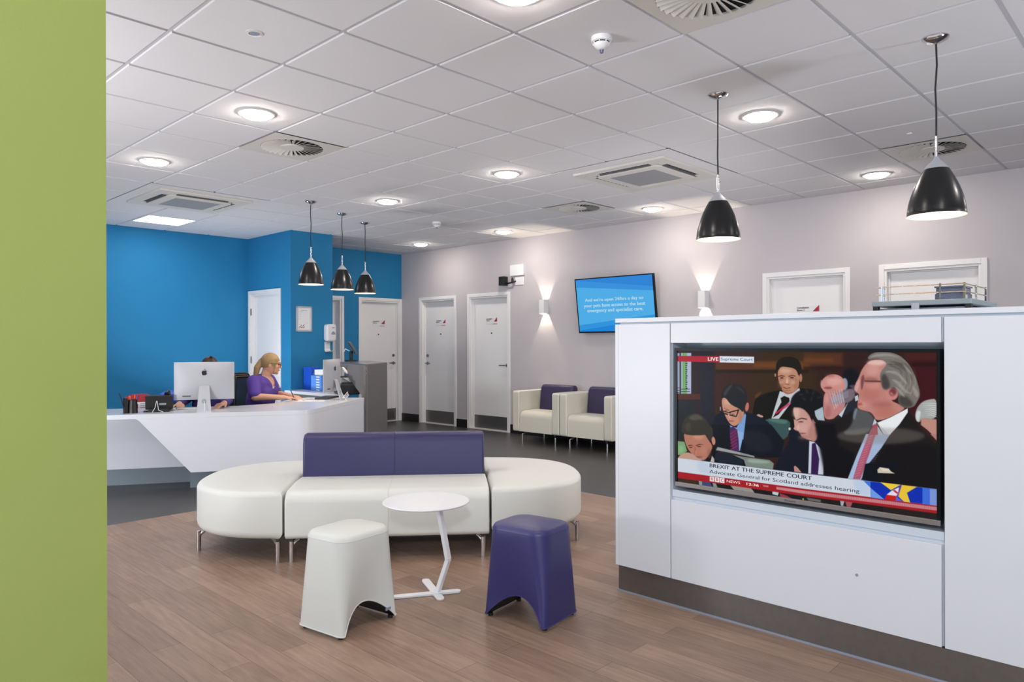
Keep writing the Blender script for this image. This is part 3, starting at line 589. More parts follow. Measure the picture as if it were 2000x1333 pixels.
TV_PAINT = """
341f1c 1 1.2 0 -52,-51 1061,-43 1060,619 -55,824
22242e 1 2.1 0 117,-10 184,-11 183,355 116,361
2c2026 1 1.3 0 6,-10 117,-10 116,361 5,370
3d251f 1 5.2 0 184,-11 410,-11 409,335 183,355
3b2a18 1 15.6 0 338,-11 598,-11 597,207 337,222
3a2a2a 0.8 10.4 0 184,-11 381,-11 381,41 184,44
63391e 0.75 3.6 0 187,48 572,42 572,76 187,85
7a4a22 0.6 6.5 0 352,53 572,49 572,67 352,72
241b12 0.8 3.6 0 187,85 572,76 572,88 187,98
5a341c 0.9 6.5 0 552,12 694,11 694,57 552,60
6e3f22 0.8 5.2 0 552,32 660,31 660,47 552,49
2c1713 0.7 3.9 0 552,64 798,59 798,72 552,78
3f1519 1 6.5 0 911,2 1001,2 1000,207 910,213
3a1a1a 0.7 10.4 0 679,75 775,73 775,147 679,151
1a1014 0.6 3.1 0 923,43 1000,42 1000,54 923,56
4c2820 0.6 6.5 0 900,7 1001,7 1000,32 900,34
10141c 0.9 6.5 1 754,103 751,119 742,133 730,141 716,141 703,134 695,121 691,105 695,88 703,75 716,67 730,67 742,74 751,87
9aa6c4 1 0.8 0 5,17 18,17 18,192 4,193
222430 1 0.8 0 18,17 24,16 24,192 18,192
9fb0ae 1 0.8 0 24,16 35,16 35,192 24,192
6fb36a 1 0.8 0 35,16 53,16 52,191 35,192
b4b9d6 1 1 0 53,16 74,16 73,190 52,191
1d241f 1 0.5 0 46,33 57,32 57,36 46,36
1d241f 1 0.5 0 46,41 55,41 55,45 46,45
1d241f 1 0.5 0 46,50 53,50 52,54 46,54
1d241f 1 0.5 0 46,59 56,59 56,63 46,63
1d241f 1 0.5 0 46,68 54,68 54,72 46,72
1d241f 1 0.5 0 46,77 52,77 52,81 46,81
1d241f 1 0.5 0 46,86 56,86 56,89 46,90
1d241f 1 0.5 0 46,95 54,95 54,98 46,99
1d241f 1 0.5 0 46,104 52,103 52,107 46,108
1d241f 1 0.5 0 46,113 56,112 56,116 46,116
1d241f 1 0.5 0 46,121 54,121 54,125 46,125
1d241f 1 0.5 0 46,130 52,130 52,134 46,134
1d241f 1 0.5 0 46,139 56,139 56,143 46,143
1d241f 1 0.5 0 46,148 54,148 54,152 46,152
1d241f 1 0.5 0 46,157 52,157 52,161 46,161
1d241f 1 0.5 0 46,166 56,165 56,169 46,170
20222c 1 0.5 0 7,166 17,166 17,168 7,168
20222c 1 0.5 0 21,171 67,169 67,171 21,173
20222c 1 0.5 0 7,177 17,176 17,179 7,179
20222c 1 0.5 0 21,181 67,179 67,182 21,184
20222c 1 0.5 0 7,187 17,187 17,189 7,190
512a22 1 1 0 4,193 116,188 116,212 4,218
1f262a 1 1 0 6,221 92,217 91,382 5,390
14150f 1 1.3 1 340,343 352,210 369,187 409,169 459,158 535,144 587,153 587,322
6b4420 0.7 2.6 1 356,182 389,161 378,181 359,196
c9cdd4 1 0.8 0 459,161 492,170 535,146 539,163 511,193 453,272 424,273
16160f 1 0.8 0 462,188 476,179 496,186 497,199 453,253 431,266 465,204
c02a45 1 0.5 0 492,205 495,213 444,252 440,247
b85a8a 0.8 0.8 0 475,222 516,185 519,195 478,228
a76f58 1 1 1 465,145 532,121 532,152 492,177 467,161
c08a70 1 1 1 450,81 454,67 481,64 519,71 534,92 535,121 530,145 516,160 495,167 476,160 459,139 452,113
e0b79e 0.7 6.5 1 503,82 501,86 495,89 486,91 476,92 468,90 462,87 459,83 462,79 468,75 476,73 486,73 495,75 501,78
dba890 0.7 5.2 1 493,122 492,129 490,135 486,138 482,138 478,135 475,130 474,123 475,116 478,110 482,107 486,107 490,110 492,115
8a5340 0.5 5.7 1 473,134 472,141 469,146 464,150 460,150 455,147 452,141 451,134 452,127 455,122 460,118 465,118 469,121 472,127
9a6350 0.5 5.7 1 532,129 531,138 528,145 524,150 519,150 515,146 512,139 511,129 512,120 515,113 519,108 524,108 528,112 531,120
201a10 1 1.3 1 446,102 442,62 454,36 490,25 527,32 544,60 542,91 532,102 526,81 514,71 489,67 465,65 454,78
b97f68 1 1 1 546,107 545,114 544,120 541,123 539,123 537,120 535,114 534,107 535,101 537,95 539,92 542,92 544,95 545,100
b98570 1 1 1 444,100 444,102 443,105 441,106 440,106 439,105 438,103 437,100 438,97 439,94 440,93 441,93 443,94 444,97
4a2c20 0.9 1 0 452,103 465,99 479,102 478,105 465,103 453,106
4a2c20 0.9 1 0 493,101 508,97 520,100 520,103 508,100 494,105
2a1812 1 1 1 474,109 473,110 471,111 469,112 465,112 463,112 461,111 460,110 461,109 463,108 465,107 469,107 471,108 473,108
2a1812 1 1 1 514,107 513,108 511,109 508,110 504,110 501,109 499,109 499,108 499,106 501,106 504,105 508,105 511,105 513,106
a06c56 0.6 2.1 1 478,113 477,114 474,116 469,116 465,116 460,116 457,115 456,114 457,113 460,112 465,111 469,111 474,111 477,112
a06c56 0.6 2.1 1 517,111 516,112 513,113 509,114 504,114 499,114 496,113 495,112 496,111 499,110 504,109 509,109 513,109 516,110
a5705a 0.7 1.8 0 480,107 483,106 481,128 476,131
e6c2aa 0.7 2.1 1 491,122 490,127 489,131 488,133 487,133 485,131 484,127 484,122 485,118 485,114 487,112 488,112 489,114 490,118
d9a890 0.6 3.1 1 472,127 472,130 470,132 466,133 463,133 460,132 458,130 457,127 458,125 460,122 463,121 467,121 470,122 472,124
d9a890 0.6 3.1 1 521,125 520,128 518,131 514,133 510,133 507,131 504,129 503,126 504,122 507,120 510,118 514,118 518,119 520,122
7a4636 0.7 1.6 1 476,133 481,131 492,131 499,134 489,137
6e332e 0.9 1 0 471,144 487,148 503,144 497,149 487,151 476,150
8a5546 0.5 2.6 1 503,156 501,158 498,159 492,160 486,160 481,160 477,159 476,158 477,156 481,155 486,154 492,154 498,154 501,155
c79a8a 1 1 1 363,261 373,255 381,260 389,260 393,269 366,268
3a5655 1 1.3 1 378,273 478,268 497,276 501,287 489,346 437,351
6a8c88 0.6 3.1 1 409,273 478,270 492,279 475,289 420,282
d8dde0 1 1 1 502,305 502,307 501,309 499,310 496,310 494,309 493,308 493,305 493,303 494,301 496,300 499,300 501,300 502,302
151c2a 1 1 0 158,359 183,276 213,257 251,283 278,312 321,252 360,260 409,283 437,311 437,351 157,376
12161f 1 1.3 0 167,314 423,294 437,309 475,354 464,417 380,429 263,413 186,407
262b33 0.5 7.8 1 308,320 409,328 437,388 380,418 308,387
7ba3d8 1 0.8 0 249,310 278,318 315,256 320,264 315,306 308,363 269,366
8fb2e0 1 0.8 0 272,331 308,334 305,359 293,410 276,413
4a2a5c 1 0.8 0 249,321 264,313 282,327 288,369 290,413 263,413 250,364
a32a50 0.7 0.8 0 251,344 281,322 283,326 253,349
a32a50 0.7 0.8 0 251,357 281,335 283,339 253,362
a32a50 0.7 0.8 0 251,369 281,349 283,353 253,375
a32a50 0.7 0.8 0 251,382 281,362 283,366 253,388
a32a50 0.7 0.8 0 251,395 281,376 283,380 253,400
a32a50 0.7 0.8 0 251,407 281,389 283,393 253,413
c99079 1 1 1 213,202 230,197 260,226 293,231 314,251 303,282 276,314 252,307 234,283 217,246
deb09a 0.7 5.7 1 260,215 258,220 253,225 246,228 238,228 230,226 225,222 224,217 225,211 231,206 238,204 246,203 253,205 258,209
a8705c 0.5 4.7 1 305,274 304,284 301,291 298,296 294,296 290,292 288,285 287,275 288,265 290,257 294,253 298,252 302,257 304,264
8c4f48 0.8 1.6 1 269,292 268,293 264,294 259,295 253,295 248,295 245,295 244,294 245,292 248,291 253,290 259,290 264,290 268,291
b27c68 0.7 1.6 0 237,267 242,265 244,279 237,281
4a3028 0.7 1 1 240,251 239,252 237,253 234,254 231,254 228,254 226,253 225,252 226,251 228,251 231,250 234,250 237,250 239,251
4a3028 0.7 1 1 272,263 272,264 269,265 266,266 263,266 260,266 257,265 257,264 257,263 260,263 263,262 266,262 269,262 272,263
5a3c32 0.7 1 0 223,240 248,248 247,251 223,242
5a3c32 0.6 1 0 257,252 286,243 286,246 258,254
e0b5a2 0.5 3.6 1 257,271 256,276 254,279 250,282 246,282 242,280 240,277 239,273 240,268 242,265 246,263 250,262 254,264 256,267
24262a 1 1 1 209,205 215,172 233,150 263,137 299,144 323,170 326,208 314,231 306,256 295,242 265,230 248,220 230,195
4a4e52 0.6 2.6 1 221,177 251,145 265,141 245,168 227,197
3f4246 0.5 3.1 1 272,147 302,157 317,184 296,168
c4756c 1 1 1 332,231 330,239 327,245 323,249 320,248 317,245 316,238 317,230 319,222 322,216 325,213 329,213 331,217 332,223
16181c 1 0.5 0 204,246 209,245 215,261 210,263
16181c 1 0.5 0 211,259 242,264 241,269 210,264
16181c 1 0.5 0 220,253 254,258 253,262 219,256
16181c 1 0.5 0 248,265 277,270 277,275 248,270
16181c 1 0.5 0 248,255 289,243 290,247 250,259
16181c 1 0.5 0 286,243 291,244 280,273 276,272
b4c8d8 0.8 0.8 0 206,238 210,238 210,253 206,254
0c0e12 1 1 0 135,470 183,396 186,424 293,436 316,447 319,474 132,496
222836 0.8 2.6 1 183,424 232,425 301,437 316,469 182,473
b9b6b0 1 0.8 0 170,443 180,456 180,469 162,470
78a878 1 1.3 0 8,397 40,397 53,435 33,454 8,457
9cc894 0.5 4.2 1 13,412 37,418 37,442 13,451
b87a66 1 1 1 37,356 80,361 106,339 129,343 154,381 172,400 167,423 138,468 103,462 73,444 52,420 40,388
d0947e 0.8 6.5 1 132,363 129,371 122,377 112,382 100,383 90,380 83,375 80,367 83,359 90,353 100,348 112,347 122,350 129,355
c27a66 0.7 3.9 1 106,435 105,441 101,446 96,449 90,450 85,448 81,443 80,438 81,432 85,427 90,424 96,423 101,425 105,430
3c2620 0.9 1.3 0 58,410 73,407 85,411 73,410 59,414
3c2620 0.9 1.3 0 95,407 113,399 130,401 113,403 96,410
3a2420 0.8 1.3 1 79,417 78,418 76,419 72,420 69,421 66,420 64,420 63,419 64,418 66,417 69,416 72,416 76,416 78,416
3a2420 0.8 1.3 1 119,410 118,411 116,412 112,413 108,413 104,413 102,413 101,412 102,411 104,409 108,409 112,408 116,408 118,409
96584a 0.6 2.3 0 88,416 93,416 101,441 86,446
cf9482 0.6 2.1 1 99,436 99,440 98,443 96,445 94,445 92,443 91,440 90,437 91,433 92,430 94,428 96,428 98,429 99,432
c28674 0.5 5.2 1 148,425 146,431 142,437 135,440 128,441 122,439 117,434 116,428 117,422 122,416 128,413 135,412 142,414 146,419
8d5546 0.5 5.2 1 167,435 166,443 163,451 159,455 155,456 151,452 149,445 148,437 149,428 151,420 155,416 160,416 163,419 166,426
7d4a40 0.7 2.1 1 125,453 123,455 118,457 110,459 102,460 94,460 88,459 86,458 88,456 94,454 102,452 110,451 118,451 123,452
37342c 1 1.6 1 23,371 30,322 45,292 77,272 113,272 140,290 161,321 170,358
37342c 1 1.3 1 17,319 170,308 176,365 167,386 150,373 134,342 106,338 82,360 40,356
5f5a4e 0.7 3.6 1 57,294 84,276 116,278 132,297 106,296 84,304
4c473c 0.6 3.6 1 40,328 67,305 74,340 54,356
c98878 1 1 1 185,379 185,387 183,393 180,397 176,398 173,395 170,389 168,382 168,374 170,368 173,364 176,363 180,366 183,371
c39a88 1 1.3 1 10,466 23,453 53,439 83,446 99,459 138,470 10,475
8d9496 1 0.8 0 195,404 353,424 356,431 187,418
a9b0ae 0.6 2.1 0 198,407 293,417 293,423 195,415
7b8a80 1 1 0 263,429 307,433 417,434 434,445 430,469 318,469 310,445
b4c2ba 0.6 4.2 1 322,438 408,438 422,446 331,456
151a26 1 2.3 0 431,476 456,419 493,356 502,302 528,306 569,337 610,276 682,259 735,345 719,475 431,494
0f1420 1 3.5 0 629,275 676,271 714,347 719,458 629,464
ccd2e2 1 1.2 0 572,344 592,347 627,381 624,466 568,468
351b4c 1 1.2 0 582,354 595,349 609,409 604,468 578,468
cd9a90 1 1.7 1 506,219 546,214 578,255 591,301 592,340 569,342 543,331 533,312 518,302 516,283 521,268
e6bcb0 0.8 5.8 1 536,241 534,250 531,257 526,261 520,262 515,258 511,251 510,242 511,233 515,226 520,222 526,221 531,225 534,232
9c6a62 0.6 7 1 593,312 592,322 589,331 584,335 578,336 573,332 569,324 568,314 569,304 573,296 578,291 584,290 589,294 592,302
cd9a90 1 1.2 0 513,266 524,271 530,306 520,309 512,303 516,295
b07a70 0.6 2.3 1 533,307 532,308 531,310 528,310 525,311 522,310 520,309 519,308 520,307 522,306 525,305 528,305 531,305 532,306
3a2420 1 1.2 1 551,274 550,275 547,276 543,277 538,277 534,277 531,277 530,276 531,275 534,274 538,273 543,272 547,273 550,273
2c1c1a 0.9 1.2 0 523,269 543,259 564,262 563,265 543,263 524,271
d8aca2 0.6 8.1 1 567,294 566,301 561,307 555,311 549,311 542,309 538,303 537,296 538,289 543,283 549,279 555,279 561,282 566,287
a8756a 0.5 7 1 578,331 576,334 569,337 560,339 550,340 540,340 534,338 531,335 534,332 540,329 550,326 560,325 569,326 576,328
b88478 0.5 7 1 581,232 580,240 577,246 572,249 567,250 562,247 559,241 558,233 559,226 562,219 567,216 572,215 577,219 580,224
8c4a55 1 1.7 1 560,317 559,318 555,319 550,320 544,321 539,321 536,320 534,319 536,318 539,317 544,316 550,316 555,316 559,316
b57a74 0.6 4.6 1 569,329 567,331 563,333 558,335 552,335 546,335 542,333 541,331 542,329 546,327 552,325 558,324 564,325 567,326
e8c0b4 0.7 3.5 1 536,298 535,303 533,307 531,309 528,309 526,307 524,304 524,299 524,294 526,291 528,288 531,288 533,290 535,294
b98478 1 2.3 1 581,255 604,265 609,311 595,347 575,344
151619 1 2.3 1 504,222 500,190 523,162 552,149 587,148 621,169 631,212 624,252 609,293 595,289 588,260 575,247 546,220
c98d84 1 2.3 1 599,286 598,293 596,298 593,302 590,302 587,299 585,294 584,287 585,280 587,274 590,271 593,270 596,273 598,279
3a3f40 0.5 2.9 1 550,170 549,171 546,173 543,173 538,174 535,173 532,172 531,171 532,169 535,168 539,167 543,167 546,167 549,168
3a3f40 0.5 2.9 1 569,165 567,165 565,164 562,161 560,158 559,154 558,151 559,150 561,150 563,151 566,154 568,157 569,161 570,163
3a3f40 0.5 2.9 1 583,171 582,169 582,166 583,163 585,159 587,156 589,154 591,154 592,155 592,158 591,161 589,165 587,168 585,170
3a3f40 0.5 2.9 1 601,180 601,178 604,177 607,175 611,175 615,175 618,175 619,177 618,178 616,180 612,181 608,182 605,182 602,181
3a3f40 0.5 2.9 1 546,180 548,180 551,181 553,183 556,186 558,189 559,192 558,194 557,194 554,193 551,191 548,188 546,185 546,182
3a3f40 0.5 2.9 1 584,177 585,178 585,181 585,184 584,188 582,192 580,194 579,195 577,193 577,191 577,187 579,183 580,179 582,177
c48a86 1 1 0 513,449 518,444 529,452 542,467 515,467
252a36 1 2.6 0 689,227 708,195 737,179 742,213 727,262 674,253
8fa0b4 1 2.1 1 712,125 711,134 708,142 704,147 699,147 694,143 691,135 690,125 691,115 694,107 699,103 704,103 708,107 711,115
cf8f86 1 1.3 1 704,127 700,145 688,159 670,167 651,168 633,161 620,148 616,131 620,113 633,99 651,91 671,90 688,97 700,111
e8b2a6 0.7 7.8 1 691,115 689,122 681,127 670,131 658,131 647,129 640,124 637,117 640,110 647,105 658,101 670,101 681,104 689,109
7c3f3c 0.8 2.6 1 657,141 655,143 651,145 645,146 639,146 632,145 628,144 627,142 628,140 633,138 639,137 645,137 651,137 655,139
c9a79c 0.8 2.1 1 622,128 621,135 620,140 619,143 617,143 616,140 615,135 614,128 615,121 616,116 617,113 619,113 620,116 621,121
a4504e 0.5 5.2 1 664,96 663,98 659,100 653,101 646,101 640,100 636,99 634,97 636,94 640,92 646,91 653,91 659,92 663,94
1f1b1a 1 2.9 0 587,243 643,274 736,217 772,242 809,253 910,204 941,251 970,291 1000,319 1000,469 708,476 626,464 676,384 609,322
100f14 1 5.8 0 592,277 665,272 682,350 735,378 719,472 629,464
151214 0.85 8.1 0 761,475 844,313 969,317 1000,330 1000,469
5c5e60 0.9 3.6 1 732,219 749,211 787,221 805,249 798,269 775,304 684,312 727,275
8b98a8 0.7 2.6 1 729,244 735,214 747,208 742,228 735,256
aebfcb 1 1.3 0 592,230 622,213 629,264 604,263 595,248
c8d4dc 1 1 0 679,238 703,208 713,190 690,247
c28480 1 1.3 1 627,164 644,148 679,144 696,171 705,198 694,224 672,243 659,257 627,259 623,205
a25c5c 0.5 5.2 1 629,218 649,204 654,242 632,256
d9a09a 0.6 4.2 1 644,178 644,187 641,195 638,199 635,199 632,195 630,188 629,179 630,170 632,163 635,159 639,159 642,162 644,170
9a5a56 0.5 1.3 0 653,168 657,166 664,211 661,212
9a5a56 0.5 1.3 0 668,162 672,160 684,202 681,203
e0b2aa 0.5 2.6 1 658,162 666,159 679,202 668,209
8e8593 0.75 2.1 1 649,178 694,148 728,139 737,149 736,174 713,193 672,202 649,199
d5d0dc 0.55 0.8 0 644,153 646,153 667,218 664,220
d5d0dc 0.55 0.8 0 653,151 655,151 673,212 670,214
d5d0dc 0.55 0.8 0 662,149 664,149 679,206 677,208
d5d0dc 0.55 0.8 0 671,147 673,147 686,200 683,202
d5d0dc 0.55 0.8 0 680,145 682,145 692,194 689,196
d5d0dc 0.55 0.8 0 689,143 691,143 699,188 696,190
b9b2c6 0.6 0.8 0 654,173 713,150 714,151 655,175
b9b2c6 0.6 0.8 0 654,177 713,154 714,155 655,179
b9b2c6 0.6 0.8 0 654,181 713,158 714,159 655,183
b9b2c6 0.6 0.8 0 654,185 713,162 714,163 655,187
b9b2c6 0.6 0.8 0 654,189 713,166 714,167 655,191
b9b2c6 0.6 0.8 0 654,193 713,170 714,171 655,195
cfe0ea 0.9 1 0 736,169 747,162 749,181 738,186
5c5a6c 0.7 1.6 1 713,130 737,124 749,148 742,163 725,137
c4877c 1 1.3 1 732,146 738,124 749,101 761,68 780,43 810,32 849,39 857,129 851,175 888,190 908,203 812,259 795,223 770,218 749,213 744,203 749,171 751,158
f0cfc6 0.85 5.7 1 840,44 837,49 828,52 817,55 803,55 791,53 783,50 780,45 783,41 791,37 803,35 817,35 829,36 837,40
dea49c 0.7 9.1 1 821,71 819,80 813,87 804,91 793,91 784,88 777,81 775,73 778,64 784,57 793,53 804,53 813,56 819,63
b4605c 0.45 11.7 1 821,155 818,167 809,176 796,182 782,183 769,179 759,170 756,158 760,146 769,136 782,130 796,129 809,134 818,143
d99a90 0.5 7.8 1 819,125 817,132 811,137 803,140 794,141 785,138 779,133 777,127 780,121 785,115 794,112 803,112 811,114 817,119
8e4a48 0.45 10.4 1 859,192 856,197 848,202 835,205 821,206 808,204 799,201 796,195 799,190 808,185 821,182 835,181 848,183 856,187
dba198 0.5 6.5 1 777,196 776,201 773,204 768,207 763,207 758,205 755,202 754,198 755,193 758,190 763,188 768,187 773,189 776,192
b86a5c 0.6 10.4 1 873,218 869,226 860,233 847,238 832,239 818,236 808,230 805,222 808,213 818,206 832,201 847,200 860,203 869,209
8f5650 0.6 5.2 1 814,106 812,110 805,114 795,116 783,117 773,115 766,112 763,108 766,103 773,100 783,97 795,97 805,99 812,102
e0a8a6 0.8 2.6 1 734,144 742,116 754,103 752,128 744,153
6e3a40 0.8 2.1 1 759,93 770,88 766,128 759,148 756,123
5a2f34 0.8 1.3 0 770,109 824,108 824,114 770,114
a0383f 0.6 2.3 0 744,193 758,190 763,197 747,201
7b756f 1 1.3 1 780,25 799,9 833,5 867,10 893,24 917,52 930,78 940,107 950,153 940,175 930,195 906,202 879,188 882,147 866,128 853,139 833,142 824,115 820,81 840,56 844,44 821,31 799,31 783,35
3f3a3c 0.85 4.2 1 824,91 840,81 857,124 844,139 828,135
3a3633 0.8 5.2 1 880,157 906,156 932,188 906,201 882,188
524b46 0.7 5.2 1 844,44 878,36 910,55 923,74 889,65 858,59
a6a19b 0.6 1.3 1 840,75 845,74 851,73 857,73 853,76 847,76 840,78
4c4744 0.6 1.3 1 904,83 907,93 909,103 909,114 907,108 906,96 903,85
8f8a84 0.6 1.3 1 882,24 894,31 905,39 915,50 908,46 895,35 881,27
a6a19b 0.6 1.3 1 898,124 894,133 890,140 885,147 887,141 892,133 896,124
4c4744 0.6 1.3 1 916,70 921,82 924,95 924,108 922,101 920,86 914,72
8f8a84 0.6 1.3 1 862,67 869,70 874,73 879,78 875,77 869,73 862,70
a6a19b 0.6 1.3 1 914,123 911,134 906,145 899,155 902,147 908,135 912,122
4c4744 0.6 1.3 1 926,55 933,68 937,83 940,100 937,91 932,73 924,56
8f8a84 0.6 1.3 1 862,49 871,52 879,56 887,62 882,61 872,55 862,52
a6a19b 0.6 1.3 1 930,119 927,133 923,146 916,159 918,150 925,135 928,118
4c4744 0.6 1.3 1 888,77 892,84 895,92 897,100 894,96 891,87 886,79
8f8a84 0.6 1.3 1 859,31 871,34 882,38 892,44 885,43 873,37 859,34
a6a19b 0.6 1.3 1 889,110 888,117 886,124 883,130 883,125 886,118 887,110
4c4744 0.6 1.3 1 897,62 903,70 908,80 911,91 908,85 903,74 895,64
8f8a84 0.6 1.3 1 853,13 868,15 882,19 895,26 886,24 870,18 853,16
a6a19b 0.6 1.3 1 904,105 904,115 902,124 899,134 899,127 902,117 902,106
4c4744 0.6 1.3 1 903,45 912,55 919,66 925,79 920,72 912,59 902,47
8f8a84 0.6 1.3 1 848,61 855,61 863,62 870,65 865,66 857,64 848,64
a6a19b 0.6 1.3 1 919,97 920,110 919,122 915,134 916,127 918,112 917,98
4c4744 0.6 1.3 1 872,78 877,82 880,87 883,92 880,91 876,85 871,80
8f8a84 0.6 1.3 1 842,44 852,43 862,44 872,47 865,48 854,46 842,47
a6a19b 0.6 1.3 1 933,87 935,102 935,117 932,132 932,123 933,105 932,87
4c4744 0.6 1.3 1 878,61 885,66 891,73 896,81 891,78 885,70 877,64
8f8a84 0.6 1.3 1 832,28 845,26 858,26 871,28 863,30 848,29 833,31
a6a19b 0.6 1.3 1 891,94 893,102 893,109 892,117 891,112 891,104 889,95
4c4744 0.6 1.3 1 881,43 891,49 899,57 906,66 901,63 891,53 880,46
a8a39c 0.7 2.6 1 833,79 866,70 893,87 910,117 904,117 886,94 864,80
a8a39c 0.7 2.6 1 855,100 884,108 906,141 923,150 899,146 880,123
a8a39c 0.7 2.6 1 785,27 810,13 855,12 889,29 855,21 812,23
a8a39c 0.7 2.6 1 923,117 945,144 942,163 930,154
a8a39c 0.7 2.6 1 866,124 893,142 904,165 888,156
a8a39c 0.7 2.6 1 893,46 915,64 925,88 906,69
cd8784 1 1.3 1 878,163 872,171 864,175 855,175 847,171 842,164 841,154 843,145 849,137 857,133 866,133 874,137 879,145 880,154
5e2a2e 0.8 3.6 1 873,152 869,157 864,160 859,160 855,158 852,153 851,147 853,141 856,136 861,133 867,133 871,136 874,140 875,146
c57a76 0.8 2.1 1 864,158 862,159 860,159 858,157 856,155 854,152 854,150 855,148 857,147 859,147 861,149 863,151 865,154 865,156
a9bede 1 0.8 0 774,301 854,295 825,346 784,405 782,421 756,469 711,469 724,433 742,383
7f98c0 0.45 0.5 0 796,307 847,303 847,304 796,309
7f98c0 0.45 0.5 0 794,314 843,310 843,311 794,316
7f98c0 0.45 0.5 0 792,321 840,317 840,318 792,323
7f98c0 0.45 0.5 0 790,328 837,324 837,325 790,329
7f98c0 0.45 0.5 0 788,335 833,331 833,332 788,336
7f98c0 0.45 0.5 0 786,342 830,338 830,339 786,343
7f98c0 0.45 0.5 0 784,349 827,345 827,346 784,350
7f98c0 0.45 0.5 0 782,356 823,352 823,353 782,357
7f98c0 0.45 0.5 0 780,363 820,359 820,360 780,364
7f98c0 0.45 0.5 0 778,370 816,366 816,367 778,371
7f98c0 0.45 0.5 0 776,377 813,373 813,375 776,378
7f98c0 0.45 0.5 0 774,384 810,380 810,382 774,385
7f98c0 0.45 0.5 0 772,391 806,387 806,389 772,392
7f98c0 0.45 0.5 0 770,398 803,395 803,396 770,399
7f98c0 0.45 0.5 0 768,405 799,402 799,403 768,407
7f98c0 0.45 0.5 0 766,412 796,409 796,410 766,414
7f98c0 0.45 0.5 0 764,419 793,416 793,417 764,421
7f98c0 0.45 0.5 0 762,426 789,423 789,425 762,428
7f98c0 0.45 0.5 0 760,433 786,430 786,432 760,435
7f98c0 0.45 0.5 0 758,441 782,438 782,439 758,442
7f98c0 0.45 0.5 0 756,448 779,445 779,446 756,449
7f98c0 0.45 0.5 0 754,455 775,452 775,453 754,456
b7c7dc 1 0.8 0 807,260 832,298 807,303 796,269
b05a72 1 0.8 0 783,301 807,299 786,368 754,467 729,468 746,407
a84a5a 1 1 0 782,303 798,267 812,261 814,301
d68a9a 0.6 0.5 0 779,311 796,303 797,306 779,314
d68a9a 0.6 0.5 0 776,321 793,313 794,315 777,324
d68a9a 0.6 0.5 0 773,331 790,323 791,325 774,333
d68a9a 0.6 0.5 0 770,341 787,332 788,335 771,343
d68a9a 0.6 0.5 0 767,350 784,342 785,344 768,353
d68a9a 0.6 0.5 0 764,360 781,352 782,354 765,363
d68a9a 0.6 0.5 0 761,370 778,361 779,364 762,372
d68a9a 0.6 0.5 0 758,380 775,371 776,373 759,382
d68a9a 0.6 0.5 0 755,389 772,381 773,383 756,392
d68a9a 0.6 0.5 0 752,399 769,391 770,393 753,402
d68a9a 0.6 0.5 0 749,409 766,400 767,403 749,412
d68a9a 0.6 0.5 0 746,419 763,410 764,412 746,421
d68a9a 0.6 0.5 0 743,429 760,420 761,422 743,431
d68a9a 0.6 0.5 0 740,439 757,430 758,432 740,441
d68a9a 0.6 0.5 0 737,448 754,440 755,442 737,451
d68a9a 0.6 0.5 0 734,458 751,450 752,452 734,461
10131c 1 1.4 0 787,403 771,409 760,463 810,482 882,396
eef2f6 1 0.8 0 812,258 855,236 910,201 910,215 884,258 853,297 832,296
c3ccd8 0.7 2.6 0 812,258 834,296 853,297 830,276
c9d2e0 1 0.8 0 796,268 803,244 811,258
8f877f 0.38 5.8 1 965,291 951,305 913,319 856,330 791,336 730,336 686,329 671,317 686,302 730,288 791,277 856,272 913,273 951,280
d2c6b0 1 0.8 0 812,424 820,415 849,416 856,425 869,431 813,436
efe6d2 0.7 2.2 0 820,416 846,418 856,426 830,426
a9adac 1 1.3 1 933,221 940,194 957,174 980,165 1000,164 1000,235 953,231 947,248 936,242
dfe6ea 0.8 2.1 1 934,230 938,206 951,208 949,224 942,249
e6e8e0 0.8 0.8 0 953,182 980,178 1000,179 1000,181 980,180
e6e8e0 0.8 0.8 0 956,189 980,184 1000,186 1000,188 980,187
e6e8e0 0.8 0.8 0 958,195 980,191 1000,194 1000,196 980,193
e6e8e0 0.8 0.8 0 961,202 980,197 1000,201 1000,203 980,200
e6e8e0 0.8 0.8 0 963,209 980,204 1000,209 1000,211 980,206
e6e8e0 0.8 0.8 0 966,216 980,211 1000,216 1000,218 980,213
e6e8e0 0.8 0.8 0 968,223 980,217 1000,224 1000,226 980,219
c28e80 1 1.3 0 951,231 1000,233 1000,285 986,286 970,270 951,255
b98078 1 1.1 0 980,284 1001,282 1001,307 995,300
1c1a1c 1 0.8 0 6,553 596,530 596,618 6,714
46301f 0.8 3.1 0 6,553 106,549 106,570 9,579
3e4a78 1 1 0 119,550 157,550 173,575 128,578
8f9c9c 1 1 0 107,552 122,551 125,576 110,575
8c9090 1 1 0 170,552 185,553 195,573 176,573
98938e 1 1 0 247,551 336,550 358,574 267,572
5a78e0 1 1 0 301,566 313,573 303,574
b9d0d8 1 0.8 0 428,552 455,551 450,569 428,566
c04a5a 0.8 1.6 0 458,558 485,564 507,573 458,572
d8d8d4 0.8 0.8 0 464,550 557,546 557,550 469,555
b9c040 1 0.8 0 546,565 561,564 560,573 546,573
201c1c 1 1.1 0 551,553 1001,543 1001,604 551,601
9a9a9a 0.6 1.4 0 562,560 614,561 614,570 568,570
a4555a 1 0.8 0 700,549 729,549 721,571 708,573
a3b0b8 1 0.8 0 684,550 700,551 693,575 686,569
2c2220 0.6 5.4 0 834,546 1001,545 1001,572 834,574
d3dbe6 1 0.5 0 8,470 550,470 1001,468 1001,525 550,529 8,529
bccbe0 0.6 7.8 1 99,468 151,468 182,522 106,523
b9cdea 0.7 4.3 1 721,468 786,470 790,524 751,525
a81f26 1 0.5 0 8,529 550,528 1001,523 1001,550 550,556 8,556
d9a9b0 0.75 1.1 0 444,535 551,535 1001,528 1001,540 551,547 444,545
